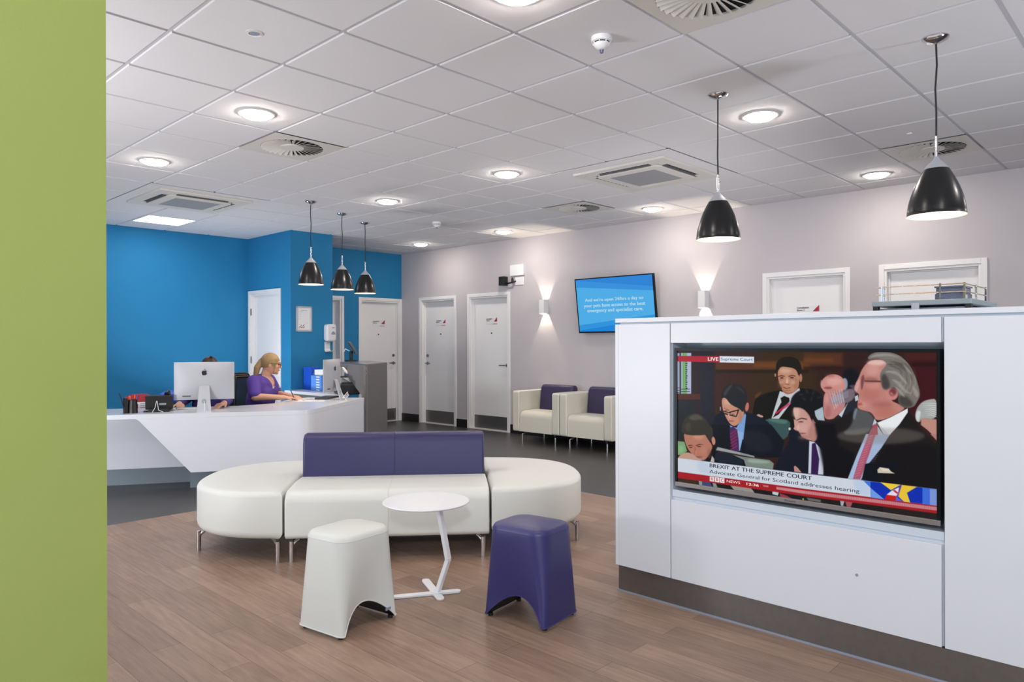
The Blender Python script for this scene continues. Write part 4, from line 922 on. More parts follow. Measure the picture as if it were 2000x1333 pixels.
9a3a48 0.35 0.5 0 557,536 559,536 559,546 557,546
9a3a48 0.35 0.5 0 565,536 567,536 567,546 565,546
9a3a48 0.35 0.5 0 573,536 575,536 575,545 573,545
9a3a48 0.35 0.5 0 581,536 584,536 584,545 581,545
9a3a48 0.35 0.5 0 590,536 592,536 592,545 590,545
9a3a48 0.35 0.5 0 598,535 600,535 600,545 598,545
9a3a48 0.35 0.5 0 606,535 608,535 608,545 606,545
9a3a48 0.35 0.5 0 614,535 616,535 616,545 614,545
9a3a48 0.35 0.5 0 622,535 624,535 624,545 622,545
9a3a48 0.35 0.5 0 630,535 632,535 632,544 630,544
9a3a48 0.35 0.5 0 638,535 640,535 640,544 638,544
9a3a48 0.35 0.5 0 646,535 648,535 648,544 646,544
9a3a48 0.35 0.5 0 654,535 656,535 656,544 654,544
9a3a48 0.35 0.5 0 662,534 664,534 664,544 662,544
9a3a48 0.35 0.5 0 669,534 672,534 672,544 669,544
9a3a48 0.35 0.5 0 677,534 679,534 679,544 677,544
9a3a48 0.35 0.5 0 685,534 687,534 687,543 685,544
9a3a48 0.35 0.5 0 693,534 695,534 695,543 693,543
9a3a48 0.35 0.5 0 701,534 703,534 703,543 701,543
9a3a48 0.35 0.5 0 708,534 710,534 710,543 708,543
9a3a48 0.35 0.5 0 716,534 718,534 718,543 716,543
9a3a48 0.35 0.5 0 723,534 726,534 726,543 723,543
9a3a48 0.35 0.5 0 731,533 733,533 733,543 731,543
9a3a48 0.35 0.5 0 739,533 741,533 741,543 739,543
9a3a48 0.35 0.5 0 746,533 748,533 748,542 746,542
9a3a48 0.35 0.5 0 754,533 756,533 756,542 754,542
9a3a48 0.35 0.5 0 761,533 763,533 763,542 761,542
9a3a48 0.35 0.5 0 769,533 771,533 771,542 769,542
9a3a48 0.35 0.5 0 776,533 778,533 778,542 776,542
9a3a48 0.35 0.5 0 783,533 785,533 785,542 783,542
9a3a48 0.35 0.5 0 791,533 793,533 793,542 791,542
9a3a48 0.35 0.5 0 798,532 800,532 800,542 798,542
9a3a48 0.35 0.5 0 805,532 807,532 807,541 805,541
9a3a48 0.35 0.5 0 813,532 815,532 815,541 813,541
9a3a48 0.35 0.5 0 820,532 822,532 822,541 820,541
9a3a48 0.35 0.5 0 827,532 829,532 829,541 827,541
9a3a48 0.35 0.5 0 834,532 836,532 836,541 834,541
9a3a48 0.35 0.5 0 841,532 843,532 843,541 841,541
9a3a48 0.35 0.5 0 849,532 850,532 850,541 849,541
9a3a48 0.35 0.5 0 856,532 858,532 858,541 856,541
9a3a48 0.35 0.5 0 863,532 865,532 865,540 863,540
9a3a48 0.35 0.5 0 870,531 872,531 872,540 870,540
9a3a48 0.35 0.5 0 877,531 879,531 879,540 877,540
9a3a48 0.35 0.5 0 884,531 886,531 886,540 884,540
9a3a48 0.35 0.5 0 891,531 893,531 893,540 891,540
9a3a48 0.35 0.5 0 898,531 900,531 900,540 898,540
9a3a48 0.35 0.5 0 905,531 906,531 906,540 905,540
9a3a48 0.35 0.5 0 912,531 913,531 913,540 912,540
9a3a48 0.35 0.5 0 918,531 920,531 920,540 918,540
9a3a48 0.35 0.5 0 925,531 927,531 927,539 925,539
9a3a48 0.35 0.5 0 932,531 934,531 934,539 932,539
9a3a48 0.35 0.5 0 939,530 941,530 941,539 939,539
9a3a48 0.35 0.5 0 946,530 947,530 947,539 946,539
9a3a48 0.35 0.5 0 952,530 954,530 954,539 952,539
9a3a48 0.35 0.5 0 959,530 961,530 961,539 959,539
9a3a48 0.35 0.5 0 966,530 967,530 967,539 966,539
9a3a48 0.35 0.5 0 972,530 974,530 974,539 972,539
9a3a48 0.35 0.5 0 979,530 981,530 981,538 979,539
9a3a48 0.35 0.5 0 986,530 987,530 987,538 986,538
9a3a48 0.35 0.5 0 992,530 994,530 994,538 992,538
d8a0a2 0.8 1.6 0 390,536 412,535 412,541 390,541
3c78e0 1 0.5 0 765,470 822,469 834,526 789,526 789,492
6f9eea 1 0.8 0 789,492 834,526 789,526
1030b4 1 0.5 0 789,470 1001,468 1001,523 834,526 789,492
f2d23c 1 0.5 0 822,468 887,468 856,491
f0c838 1 0.5 0 890,468 938,468 907,493 917,525 897,525 879,509
6a3ca8 1 0.5 0 887,468 891,468 879,509 870,525 876,499
e8e4f0 1 0.5 0 842,509 858,493 882,477 879,499 873,510 853,511
c43038 1 0.5 0 862,492 868,488 879,496 877,502
c8201c 1 0.5 0 842,509 873,509 870,527 835,526
6a5cc8 1 0.8 0 873,510 895,525 870,527
3f70dc 1 0.5 0 955,468 977,469 977,524 955,524
7f98dc 1 0.5 0 977,469 1001,468 1001,524 977,524
b02533 1 0.5 0 2,29 204,28 204,54 2,53
e3eaf4 1 0.5 0 205,28 354,29 354,54 205,54
f2eef2 1 0.5 0 159,531 179,530 179,550 159,550
f2eef2 1 0.5 0 182,530 203,530 203,550 182,550
f2eef2 1 0.5 0 205,530 225,529 225,550 205,550
"""
# painted into colours of a fine grid on the screen
TVW, TVH = 720, 413
sY0, sY1, sZ0, sZ1 = 1.934, .765, .632, 1.302
cv = np.zeros((TVH, TVW, 3), np.float32); k_ = TVW/1000
def paint(line):
    c, al, soft, sm, pts = line.split(None, 4); al = float(al); soft = max(float(soft)*k_, .7)
    p = np.array([[float(q) for q in s.split(',')] for s in pts.split()])*k_
    if sm == '1' or sm == '1.0':
        for _ in range(2):
            nx = np.roll(p, -1, 0); p = np.stack([p*.75+nx*.25, p*.25+nx*.75], 1).reshape(-1, 2)
    x0, y0 = np.floor(p.min(0)-3*soft).astype(int); x1, y1 = np.ceil(p.max(0)+3*soft).astype(int)+1
    x0, y0 = max(x0, 0), max(y0, 0); x1, y1 = min(x1, TVW), min(y1, TVH)
    if x1 <= x0 or y1 <= y0: return
    X, Y = np.meshgrid(np.arange(x0, x1)+.5, np.arange(y0, y1)+.5); ins = np.zeros(X.shape, bool); d = np.full(X.shape, 1e9)
    for i in range(len(p)):
        ax, ay = p[i]; bx, by = p[(i+1) % len(p)]; ex_, ey_ = bx-ax, by-ay; L2 = ex_*ex_+ey_*ey_+1e-9
        t_ = np.clip(((X-ax)*ex_+(Y-ay)*ey_)/L2, 0, 1); d = np.minimum(d, (X-ax-t_*ex_)**2+(Y-ay-t_*ey_)**2)
        if abs(ey_) > 1e-9: ins ^= ((ay > Y) != (by > Y)) & (X < ex_*(Y-ay)/ey_+ax)
    sd = np.sqrt(d)*np.where(ins, 1, -1); a = (1/(1+np.exp(-np.clip(sd*2.2/soft, -30, 30))))*al
    rgb = np.array([int(c[i:i+2], 16)/255 for i in (0, 2, 4)], np.float32)
    cv[y0:y1, x0:x1] += (rgb-cv[y0:y1, x0:x1])*a[..., None].astype(np.float32)
for ln in TV_PAINT.strip().splitlines(): paint(ln)
rng = np.random.default_rng(3); cv = np.clip(cv+rng.normal(0, .012, cv.shape).astype(np.float32), 0, 1)
lc = np.where(cv <= .04045, cv/12.92, ((cv+.055)/1.055)**2.4)
gx = np.linspace(sY0, sY1, TVW); gz = np.linspace(sZ1, sZ0, TVH)
GYg, GZg = np.meshgrid(gx, gz); vv = np.stack([np.full(GYg.shape, XS-XI), GYg-YC, GZg-Z0], -1).reshape(-1, 3).astype(np.float32)
keep = (GYg <= 1.9275) & (GZg >= .633) & (GZg <= 1.2955); vv[:, 1] = np.clip(vv[:, 1], .764-YC, 1.9275-YC); vv[:, 2] = np.clip(vv[:, 2], .633-Z0, 1.2955-Z0)
me = bpy.data.meshes.new('screen_picture'); nv = len(vv); me.vertices.add(nv); me.vertices.foreach_set('co', vv.ravel())
a_ = (np.arange(TVH-1)[:, None]*TVW+np.arange(TVW-1)[None]).ravel(); quads = np.stack([a_, a_+TVW, a_+TVW+1, a_+1], 1).astype(np.int32); nf = len(quads)
me.loops.add(nf*4); me.loops.foreach_set('vertex_index', quads.ravel()); me.polygons.add(nf)
me.polygons.foreach_set('loop_start', np.arange(0, nf*4, 4, dtype=np.int32)); me.update(calc_edges=True)
at = me.color_attributes.new('picture', 'FLOAT_COLOR', 'POINT'); at.data.foreach_set('color', np.concatenate([lc.reshape(-1, 3), np.ones((nv, 1))], 1).astype(np.float32).ravel())
mm = bpy.data.materials.new('news_picture'); mm.use_nodes = True; b = mm.node_tree.nodes['Principled BSDF']
an = mm.node_tree.nodes.new('ShaderNodeAttribute'); an.attribute_name = 'picture'; mm.node_tree.links.new(an.outputs['Color'], b.inputs['Emission Color'])
b.inputs['Emission Strength'].default_value = 1.1; b.inputs['Base Color'].default_value = (.003, .003, .004, 1); b.inputs['Roughness'].default_value = .3; b.inputs['Specular IOR Level'].default_value = .05
me.materials.append(mm); pic = bpy.data.objects.new('screen', me); col.objects.link(pic); pic.parent = tv
for body, c, (y0, y1, z0, z1), bo in TV_TEXT:
    m = mat('caption_'+c, '000000', .5); bs = m.node_tree.nodes['Principled BSDF']; bs.inputs['Emission Color'].default_value = (*lin(c), 1); bs.inputs['Emission Strength'].default_value = 1.15
    text_mesh(body, m, 'caption_lettering', pic, lambda u, v: Vector((XS-.0006-XI, y0-u-YC, z0+v-Z0)), y0-y1, z1-z0, bo)

# grey trolley behind the unit
t = thing('trolley', 'grey wheeled cabinet with a railed top behind the white unit', 'trolley', (3.92, .79, 0))
w_, d_, h_ = .43, .56, 1.54
obj('body', MB().box(.02, d_-.02, .02, w_-.02, .12, h_-.035), M_tray, t, bevel=.004)
for a, b2 in ((0, 0), (d_-.03, 0), (0, w_-.025), (d_-.03, w_-.025)): obj('corner_post', MB().box(a, a+.03, b2, b2+.025, .1, h_-.025), M_blk, t)
for a, b2 in ((.05, .05), (d_-.05, .05), (.05, w_-.05), (d_-.05, w_-.05)):
    q = MB().tube([(a-.015, b2, .04), (a+.015, b2, .04)], .04, 20); q.box(a-.02, a+.02, b2-.01, b2+.01, .05, .12); obj('castor', q, M_blk, t, smooth=True)
obj('top', MB().box(-.008, d_, -.004, w_+.004, h_-.025, h_), M_tray, t, bevel=.004)
obj('latch', MB().box(-.014, -.008, w_*.5-.0, w_*.5+.035, h_-.06, h_-.012), M_alu, t, bevel=.002)
rl = MB()
for z in (.035, .072):
    rl.tube([(.14, w_-.015, h_+z), (.01, w_-.015, h_+z), (.01, .03, h_+z), (d_-.08, .03, h_+z), (d_-.08, .03, h_+z*.2)], .0028, 8)
obj('rail', rl, M_copper, t, smooth=True)
for a, b2 in ((.01, w_-.04), (.01, .13), (.015, .03), (.25, .03), (d_-.09, .03), (.12, w_-.015)): obj('rail_post', MB().box(a-.004, a+.004, b2-.004, b2+.004, h_, h_+.078), M_chrome, t)
t = thing('plastic_box', 'clear bluish plastic box standing on the railed trolley top', 'box', (4.02, .84, h_))
obj('body', MB().box(0, .17, 0, .125, .0005, .034).box(.004, .166, .004, .121, .034, .062), M_clear, t, bevel=.004); obj('lid', MB().box(-.002, .172, -.002, .127, .062, .07), M_clear, t, bevel=.002)

# ---------------------------------------------------------------- armchairs by the grey wall (x across, y to the back)
def make_armchair():
    t = thing('armchair', 'armchair', 'armchair', (0, 0, 0), -PI/2, 'cream armchairs along the grey wall'); h = .413; d = .64
    for s in (-1, 1):
        x0, x1 = sorted((s*h, s*(h-.125))); p = MB()
        o_ = [(y, z) for y, z in rrect(0, d, .145, .69, .03, 4)]
        p.slab([(x0+.004, y, z) for y, z in o_], (1, 0, 0), x1-x0-.008); obj('arm', p, M_cream2, t, bevel=.012, seg=3, smooth=50)
    prof = [(0.012, .15), (0.012, .34)]+[(.012+.085*(1-math.cos(R(a))), .34+.085*math.sin(R(a))) for a in (15, 30, 45, 60, 75, 90)]+[(.25, .428), (.5, .42), (.5, .15)]
    obj('seat', MB().slab([(-h+.127, y, z) for y, z in prof], (1, 0, 0), 2*(h-.127)), M_cream2, t, smooth=50)
    bp = [(.40, .40), (.435, .72), (.46, .76), (.53, .765), (.56, .73), (.56, .4)]
    obj('backrest', MB().slab([(-h+.129, y, z) for y, z in bp], (1, 0, 0), 2*(h-.129)), M_purple2, t, bevel=.025, seg=3, smooth=50)
    obj('back_panel', MB().box(-h+.127, h-.127, .56, d, .15, .68), M_cream2, t, bevel=.01)
    for x in (-h+.12, h-.12):
        for y, s in ((.07, 1), (d-.12, -1)):
            p = MB().tube([(x, y, 0), (x, y, .105)], .012, 12).tube([(x, y, .1), (x+(.07 if x < 0 else -.07), y+s*.06, .15)], .01, 8)
            obj('leg', p, M_chrome, t, smooth=True)
    return t
c0 = make_armchair(); c0.location = (7.085, 6.385, 0); c0['label'] = 'cream armchair with dark purple back, next to the white door'
c1 = copy_tree(c0); c1.location = (7.085, 5.556, 0); c1['label'] = 'cream armchair with dark purple back, half hidden by the white unit'

# ---------------------------------------------------------------- island sofa
SA = R(-41.1)
sofa = (2.204, 4.047, 0)
def leg_sofa(x, y, dx, dy, zt=.14):
    return MB().tube([(x, y, 0), (x, y, .128)], .0145, 16).tube([(x, y, .1), (x+dx*.4, y+dy*.4, .124), (x+dx, y+dy, zt+.002)], [.013, .012, .016], 10)
L_ = 1.262; W_ = 1.25
t = thing('bench_seat', 'cream double sided bench with a tall purple back between two rounded seats', 'sofa', sofa, SA)
def bench_seat():
    q = []
    prof = [(0, .14+.02), (0, .36)]+[(.075*(1-math.cos(R(a))), .36+.07*math.sin(R(a))) for a in (15, 30, 45, 60, 75, 90)]+[(.3, .437), (.525, .43), (.525, .14), (.02, .14)]
    q.append(MB().slab([(.006, y, z) for y, z in prof], (1, 0, 0), L_-.012))
    q.append(MB().slab([(.006, W_-y, z) for y, z in prof], (1, 0, 0), L_-.012)); return q
for q in bench_seat(): obj('seat', q, M_cream, t, bevel=.01, seg=3, smooth=50)
bk = [(.527, .40), (.535, .64), (.55, .69), (.585, .712), (.665, .712), (.70, .69), (.715, .64), (.723, .4)]
obj('backrest', MB().slab([(.012, y, z) for y, z in bk], (1, 0, 0), L_-.024), M_purple, t, bevel=.014, seg=3, smooth=50)
sq = [(L_/2, y-(.0008 if y < .625 else -.0008), z+(.0008 if z > .7 else 0)) for y, z in bk[1:-1]]
obj('seam', MB().tube([(L_/2, .526, .44)]+sq+[(L_/2, .724, .44)], .0016, 6), M_purple2, t)
obj('seam', MB().tube([(L_/2, -.0004, .17), (L_/2, -.0004, .36)]+[(L_/2, .075*(1-math.cos(R(a))), .3604+.07*math.sin(R(a))) for a in (15, 30, 45, 60, 75, 90)]+[(L_/2, .3, .4374), (L_/2, .52, .4304)], .0012, 6), M_cream2, t)
obj('base_board', MB().box(.05, L_-.05, .05, W_-.05, .128, .141), M_blk, t)
for x in (.045, L_-.045):
    for y, s in ((.02, 1), (W_-.02, -1)): obj('leg', leg_sofa(x, y, (.06 if x < .5 else -.06), s*.07), M_chrome, t, smooth=True)
def round_seat(name, sx, x0, label):
    t = thing(name, label, 'sofa', sofa, SA); n = 44; rr = W_/2; out = []
    for k in range(n+1):
        a = PI/2-PI*k/n; c, s = math.cos(a), math.sin(a); e = 2/2.35
        out.append((x0+sx*(.66*abs(c)**e), rr+rr*math.copysign(abs(s)**e, s)))
    for k in range(1, 14): out.append((x0, W_*k/14))
    if sum(out[i][0]*out[(i+1) % len(out)][1]-out[(i+1) % len(out)][0]*out[i][1] for i in range(len(out))) < 0: out.reverse()
    obj('seat', MB().pillow(out, .14, .432, .05, .035, .012), M_cream, t, smooth=50)
    pr = []
    obj('base_board', MB().prism([(x0+(x-x0)*.86+sx*.03, rr+(y-rr)*.86) for x, y in out], .128, .142), M_blk, t)
    for x, y, dx, dy in ((x0+sx*.03, .0, sx*.06, .08), (x0+sx*.03, W_, sx*.06, -.08), (x0+sx*.60, .33, -sx*.07, .04), (x0+sx*.6, W_-.33, -sx*.07, -.04)): obj('leg', leg_sofa(x, y+(.02 if y < .1 else (-.02 if y > 1.2 else 0)), dx, dy), M_chrome, t, smooth=True)
    return t
round_seat('rounded_seat', -1, -.006, 'cream half round seat at the left end of the bench, facing the reception desk')
round_seat('rounded_seat', 1, L_+.008, 'cream half round seat at the right end of the bench, behind the purple stool')

# ---------------------------------------------------------------- stools and table
def make_stool():
    """rounded block on two solid sides with an arch between them (arch runs along y)"""
    t = thing('stool', 'stool', 'stool', (0, 0, 0), 0, 'arched leather stools'); N = 15; H = .455
    def outline(w, d, r):
        P = []
        for cx, cy, a0 in ((w-r, d-r, 0), (-w+r, d-r, 90), (-w+r, -d+r, 180), (w-r, -d+r, 270)):
            for k in range(9): a = R(a0+90*k/8); P.append((cx+r*math.cos(a), cy+r*math.sin(a)))
            nx_, ny_ = {0: ((-w+r), d), 90: (-w, -d+r), 180: (w-r, -d), 270: (w, d-r)}[a0]; lx, ly = P[-1]
            for k in range(1, 16): P.append((lx+(nx_-lx)*k/16, ly+(ny_-ly)*k/16))
        return P
    rings = []; K = 16
    top = outline(.166, .144, .078); bot = outline(.18, .156, .035)
    def arch(x): u = min(abs(x)/.158, 1); return .105*(math.cos(u*PI/2)**.8 if u < 1 else 0)
    for k in range(K+1):
        u = k/K; ring = []
        for (a, b2), (c, d) in zip(bot, top):
            q = u**.9; z0 = .012+arch(a); x, y = a+(c-a)*q, b2+(d-b2)*q; bulge = .006*math.sin(PI*u); pinch = 1-.36*(1-u)**1.3*(max(0, 1-(abs(x)/.165)**2)); bulge = .012*math.sin(PI*u)
            ring.append((x*(1+bulge), y*pinch, z0+(H-.03-z0)*u))
        rings.append(ring)
    for a in (20, 40, 60, 80):
        s = math.sin(R(a)); c = 1-math.cos(R(a)); rings.append([(x*(1-c*.13), y*(1-c*.13), H-.03+.03*s+.0) for x, y in top])
    for g_, z in ((.6, .006), (.25, .009)): rings.append([(x*g_*.9, y*g_*.9, H+z) for x, y in top])
    n = len(top); m = MB(); vs = [p for r in rings for p in r]
    m.add(vs, [(j*n+i, j*n+(i+1) % n, (j+1)*n+(i+1) % n, (j+1)*n+i) for j in range(len(rings)-1) for i in range(n)]+[tuple((len(rings)-1)*n+i for i in range(n))])
    obj('cover', m, M_cream, t, smooth=60)
    # underside follows the arch
    u_ = MB(); P = rings[0]; up_ = sorted([p for p in P if p[1] > 0]); dn = sorted([p for p in P if p[1] <= 0]); k = min(len(up_), len(dn))
    for i in range(k-1):
        a, b2, c, d = up_[i], up_[i+1], dn[i], dn[i+1]; u_.add([a, b2, d, c], [(0, 1, 2, 3)])
    obj('underside', u_, M_blk, t)
    sm = MB(); ring = [(x*1.004, y*1.004, z+.004) for x, y, z in P]; sm.tube(ring+[ring[0]], .0028, 6, caps=False); obj('piping', sm, M_cream, t, smooth=True)
    tp = MB(); ring = [(x*1.0, y*1.0, H-.024) for x, y in top]; tp.tube(ring+[ring[0]], .0014, 6, caps=False); obj('piping', tp, M_cream, t, smooth=True)
    for x in (-.158, .158):
        for y in (-.12, .12): obj('foot', MB().lathe([(.012, .014), (.012, 0)], 14, cx=x, cy=y, cap1=True, cap0=True), M_blk, t)
    return t
st = make_stool(); st.location = (1.955, 2.965, 0); st.rotation_euler = (0, 0, R(9)); st['label'] = 'cream leather stool left of the small round table'
st2 = copy_tree(st); st2.location = (2.625, 2.395, 0); st2.rotation_euler = (0, 0, R(-82)); st2['label'] = 'purple leather stool right of the small round table'
for ch in [o for o in bpy.data.objects if o.parent == st2]:
    if ch.name.startswith(('cover', 'piping')): ch.data = ch.data.copy(); ch.data.materials[0] = mat('deep_purple_leather', '37346a', .36, bump=.25, bscale=500)
obj('care_tag', MB().box(.105, .14, -.142, -.139, .05, .062), M_plasticG, st)

t = thing('side_table', 'small round white table on a bent flat leg, before the bench', 'table', (2.5, 2.95, 0))
tx_, ty_ = -.055, .03
obj('tabletop', MB().lathe([(.001, .492), (.222, .492), (.228, .496), (.2285, .499), (.226, .502), (.001, .502)], 72, cx=tx_, cy=ty_), M_tableW, t, smooth=50)
kx, ky = .055*.69, -.055*.72
def bar(p, q, w, th, wd): # flat bar from p to q; wd = width direction
    p, q, wd = Vector(p), Vector(q), Vector(wd).normalized(); n = (q-p).cross(wd).normalized()
    return [p+wd*w-n*th, p+wd*w+n*th, p-wd*w+n*th, p-wd*w-n*th, q+wd*w-n*th, q+wd*w+n*th, q-wd*w+n*th, q-wd*w-n*th], [(0, 1, 2, 3), (7, 6, 5, 4), (0, 4, 5, 1), (1, 5, 6, 2), (2, 6, 7, 3), (3, 7, 4, 0)]
wd = (.95, .3, 0); lg = MB(); lg.add(*bar((-.005, 0, .008), (kx, ky, .185), .017, .011, wd)); lg.add(*bar((kx, ky, .185), (-.0, .0, .493), .017, .011, wd))
obj('leg', lg, M_tableW, t, bevel=.003)
ft = MB()
for a, b2 in (((-.255, .155), (.088, -.05)), ((.085, .205), (-.045, -.07))):
    d = (Vector(b2)-Vector(a)).normalized(); n = Vector((-d.y, d.x))*.0215; p = []
    for c, s in ((a, -1), (b2, 1)):
        base = math.atan2(d.y, d.x)+(0 if s > 0 else PI)
        for k in range(7): an_ = base-PI/2+PI*k/6; p.append((c[0]+.0215*math.cos(an_), c[1]+.0215*math.sin(an_)))
    ft.prism(p, 0.001, .011 if a[1] < .2 else .0104)
ft.prism([(.03*math.cos(2*PI*k/12), .03*math.sin(2*PI*k/12)) for k in range(12)], .0112, .014)
obj('foot', ft, M_tableW, t, bevel=.002)
# ---------------------------------------------------------------- reception desk
HD = .71
A_ = Vector((1.42, 7.37)); dl_ = Vector((.8597, -.5108)); nl_ = Vector((.5108, .8597))
C_ = Vector((4.835, 7.007)); dr_ = Vector((.8039, .5948)); nr_ = Vector((-.5948, .8039))
def isect(p, d, q, e):
    k = d.x*e.y-d.y*e.x; t = ((q.x-p.x)*e.y-(q.y-p.y)*e.x)/k; return p+d*t
B_ = isect(A_, dl_, C_, dr_)
def front_path(off, s0=None, n=8, r=.13, end=0):
    """front line offset towards the staff side, with a rounded bend"""
    a = A_+nl_*off; c = C_+nr_*off; b = isect(a, dl_, c, dr_); rr = max(r-off*.6, .02); P = [a if s0 is None else a+dl_*s0]
    p0, p1 = b-dl_*rr, b+dr_*rr
    for k in range(n+1): t = k/n; P.append(p0*(1-t)**2+b*2*t*(1-t)+p1*t*t)
    P.append(c-dr_*end); return P
def strip(off, th, z0, z1, s0=None, end=0, m=None):
    P = front_path(off, s0, end=end); Q = front_path(off+th, s0, end=end)
    return MB().prism([(p.x, p.y) for p in P]+[(q.x, q.y) for q in reversed(Q)], z0, z1)
desk = thing('reception_desk', 'white angled reception desk with a slanted cut-out in its front', 'desk', (0, 0, 0))
P = front_path(0); ai = A_+nl_*.70; ci = C_+nr_*.693; bi = isect(ai, dl_, ci, dr_)
ip = [ci]+[ci.lerp(bi, .8), bi.lerp(ai, .12), ai]
obj('worktop', MB().prism([(p.x, p.y) for p in P]+[(p.x, p.y) for p in ip], HD-.04, HD), M_desk, desk, bevel=.0008)
# slanted left piece of the front, then the folded sheet around the bend
q = [A_+dl_*s for s in (1.03, 1.10, 1.53, 1.486)]
S_ = 1.62
pl = [(1.035, HD-.04), (1.06, HD-.055), (1.486, .175), (S_, .175), (S_, HD-.04)]
obj('front_panel', MB().slab([((A_+dl_*s).x, (A_+dl_*s).y, z) for s, z in pl]+[], (nl_.x, nl_.y, 0), .03), M_desk, desk)
obj('front_panel', strip(0, .03, .175, HD-.0405, S_), M_desk, desk, smooth=30)
a = A_+nl_*.36; b = a+dl_*1.95
obj('recessed_panel', MB().prism([(a.x, a.y), (b.x, b.y), ((b+nl_*.03).x, (b+nl_*.03).y), ((a+nl_*.03).x, (a+nl_*.03).y)], .175, HD-.041), M_desk, desk)
obj('plinth', strip(.2, .02, 0, .175, 1.45, end=.01), M_kick, desk, smooth=30)
a = A_+nl_*.22+dl_*1.45; obj('plinth', MB().prism([(a.x, a.y), ((a+dl_*.02).x, (a+dl_*.02).y), ((a+dl_*.02+nl_*.3).x, (a+dl_*.02+nl_*.3).y), ((a+nl_*.3).x, (a+nl_*.3).y)], 0, .175), M_kick, desk)
a = A_+nl_*.52+dl_*.62; b = a+dl_*2.2
obj('plinth', MB().prism([(a.x, a.y), (b.x, b.y), ((b+nl_*.02).x, (b+nl_*.02).y), ((a+nl_*.02).x, (a+nl_*.02).y)], 0, .175), M_kick, desk)
a2 = a-dl_*.34-nl_*.12; obj('plinth', MB().prism([(a.x, a.y), (a2.x, a2.y), (a2.x+.012, a2.y+.01), (a.x+.012, a.y+.01)], 0, .172), M_kick, desk)
e = C_-dr_*.03; obj('end_panel', MB().prism([((C_).x, (C_).y), ((e).x, (e).y), ((e+nr_*.69).x, (e+nr_*.69).y), ((C_+nr_*.69).x, (C_+nr_*.69).y)], 0.0, HD-.041), M_desk, desk)
c2 = thing('counter', 'low white return counter against the blue pier, carrying the blue trays', 'counter', (0, 0, 0))
obj('worktop', MB().prism([(4.87, 7.60), (5.25, 7.90), (5.45, 8.925), (4.885, 8.925)], HD-.035, HD+.001), M_desk, c2, bevel=.002)
obj('side_panel', MB().prism([(5.0, 7.85), (5.02, 7.85), (5.02, 8.92), (5.0, 8.92)], 0, HD-.036), M_grey, c2)

# tall grey counter
tg = thing('tall_counter', 'tall grey textured counter at the right end of the desk', 'counter', (0, 0, 0))
ga, gb, gc, gd = Vector((4.884, 7.048)), Vector((5.562, 7.552)), Vector((5.95, 8.5)), Vector((5.31, 8.37)); HT = 1.094
obj('top', MB().prism([(p.x, p.y) for p in (ga, gb, gc, gd)], HT-.012, HT), M_blkgloss if 0 else mat('grey_counter_top', '5d5f68', .2), tg)
obj('front_panel', MB().slab([(ga.x, ga.y, 0), (gb.x, gb.y, 0), (gb.x, gb.y, HT-.0125), (ga.x, ga.y, HT-.0125)], (nr_.x, nr_.y, 0), .03), M_grey, tg)
dg_ = (gd-ga).normalized(); ng = Vector((dg_.y, -dg_.x)); LG = (gd-ga).length
def gp(u, z): p = ga+dg_*u; return (p.x, p.y, z)
obj('side_panel', MB().slab([gp(.02, 0), gp(.02, HT-.0125), gp(LG*.97, HT-.0125), gp(LG*.86, HT-.03), gp(.16, HD+.01), gp(.16, 0)], (ng.x, ng.y, 0), .03), M_grey, tg)
obj('back_panel', MB().slab([(gb.x, gb.y, 0), (gc.x, gc.y, 0), (gc.x, gc.y, HT-.0125), (gb.x, gb.y, HT-.0125)], (-.9, .37, 0), .03), M_grey, tg)
n3 = Vector((-nr_.x, -nr_.y, 0)); eo = Vector((ga.x, ga.y, 0))+n3*.001
em = MB()
for pts in ([(.015, 1.055), (.035, 1.085), (.05, 1.075), (.042, 1.05), (.03, 1.045), (.028, 1.02), (.018, 1.02)], [(.01, .985), (.03, 1.0), (.045, .99), (.035, .972)]):
    em.add([tuple(eo+Vector((dr_.x, dr_.y, 0))*u+Vector((0, 0, z))) for u, z in pts], [tuple(range(len(pts)))])
obj('emblem', em, M_paper, tg)
em = MB().add([tuple(eo+Vector((dr_.x, dr_.y, 0))*u+Vector((0, 0, z))+n3*.0005) for u, z in ((.02, 1.02), (.04, 1.045), (.05, 1.01), (.04, .99))], [(0, 1, 2, 3)])
obj('emblem_navy', em, M_navy, tg)  # navy part of the emblem, its own print colour

# tablet on a post
t = thing('tablet_stand', 'black tablet on a post on the tall grey counter', 'tablet', (5.60, 8.42, HT), R(-46))
obj('base', MB().lathe([(.001, 0), (.085, 0), (.085, .012), (.06, .018), (.001, .018)], 28), M_blk, t, smooth=True)
obj('post', MB().tube([(0, 0, .01), (0, 0, .14)], .024, 16), M_blk, t, smooth=True)
q = MB().box(-.085, .085, -.008, .008, -.095, .095); ro = Matrix.Rotation(R(90), 3, 'Z') @ Matrix.Rotation(R(-32), 3, 'X')
q.v = [tuple(ro @ Vector(p)+Vector((.02, 0, .185))) for p in q.v]; obj('tablet', q, M_blkgloss, t, bevel=.006)
obj('bracket', MB().tube([(-.02, 0, .14), (-.08, 0, .17), (-.1, 0, .13)], .007, 8), M_plastic, t, smooth=True)

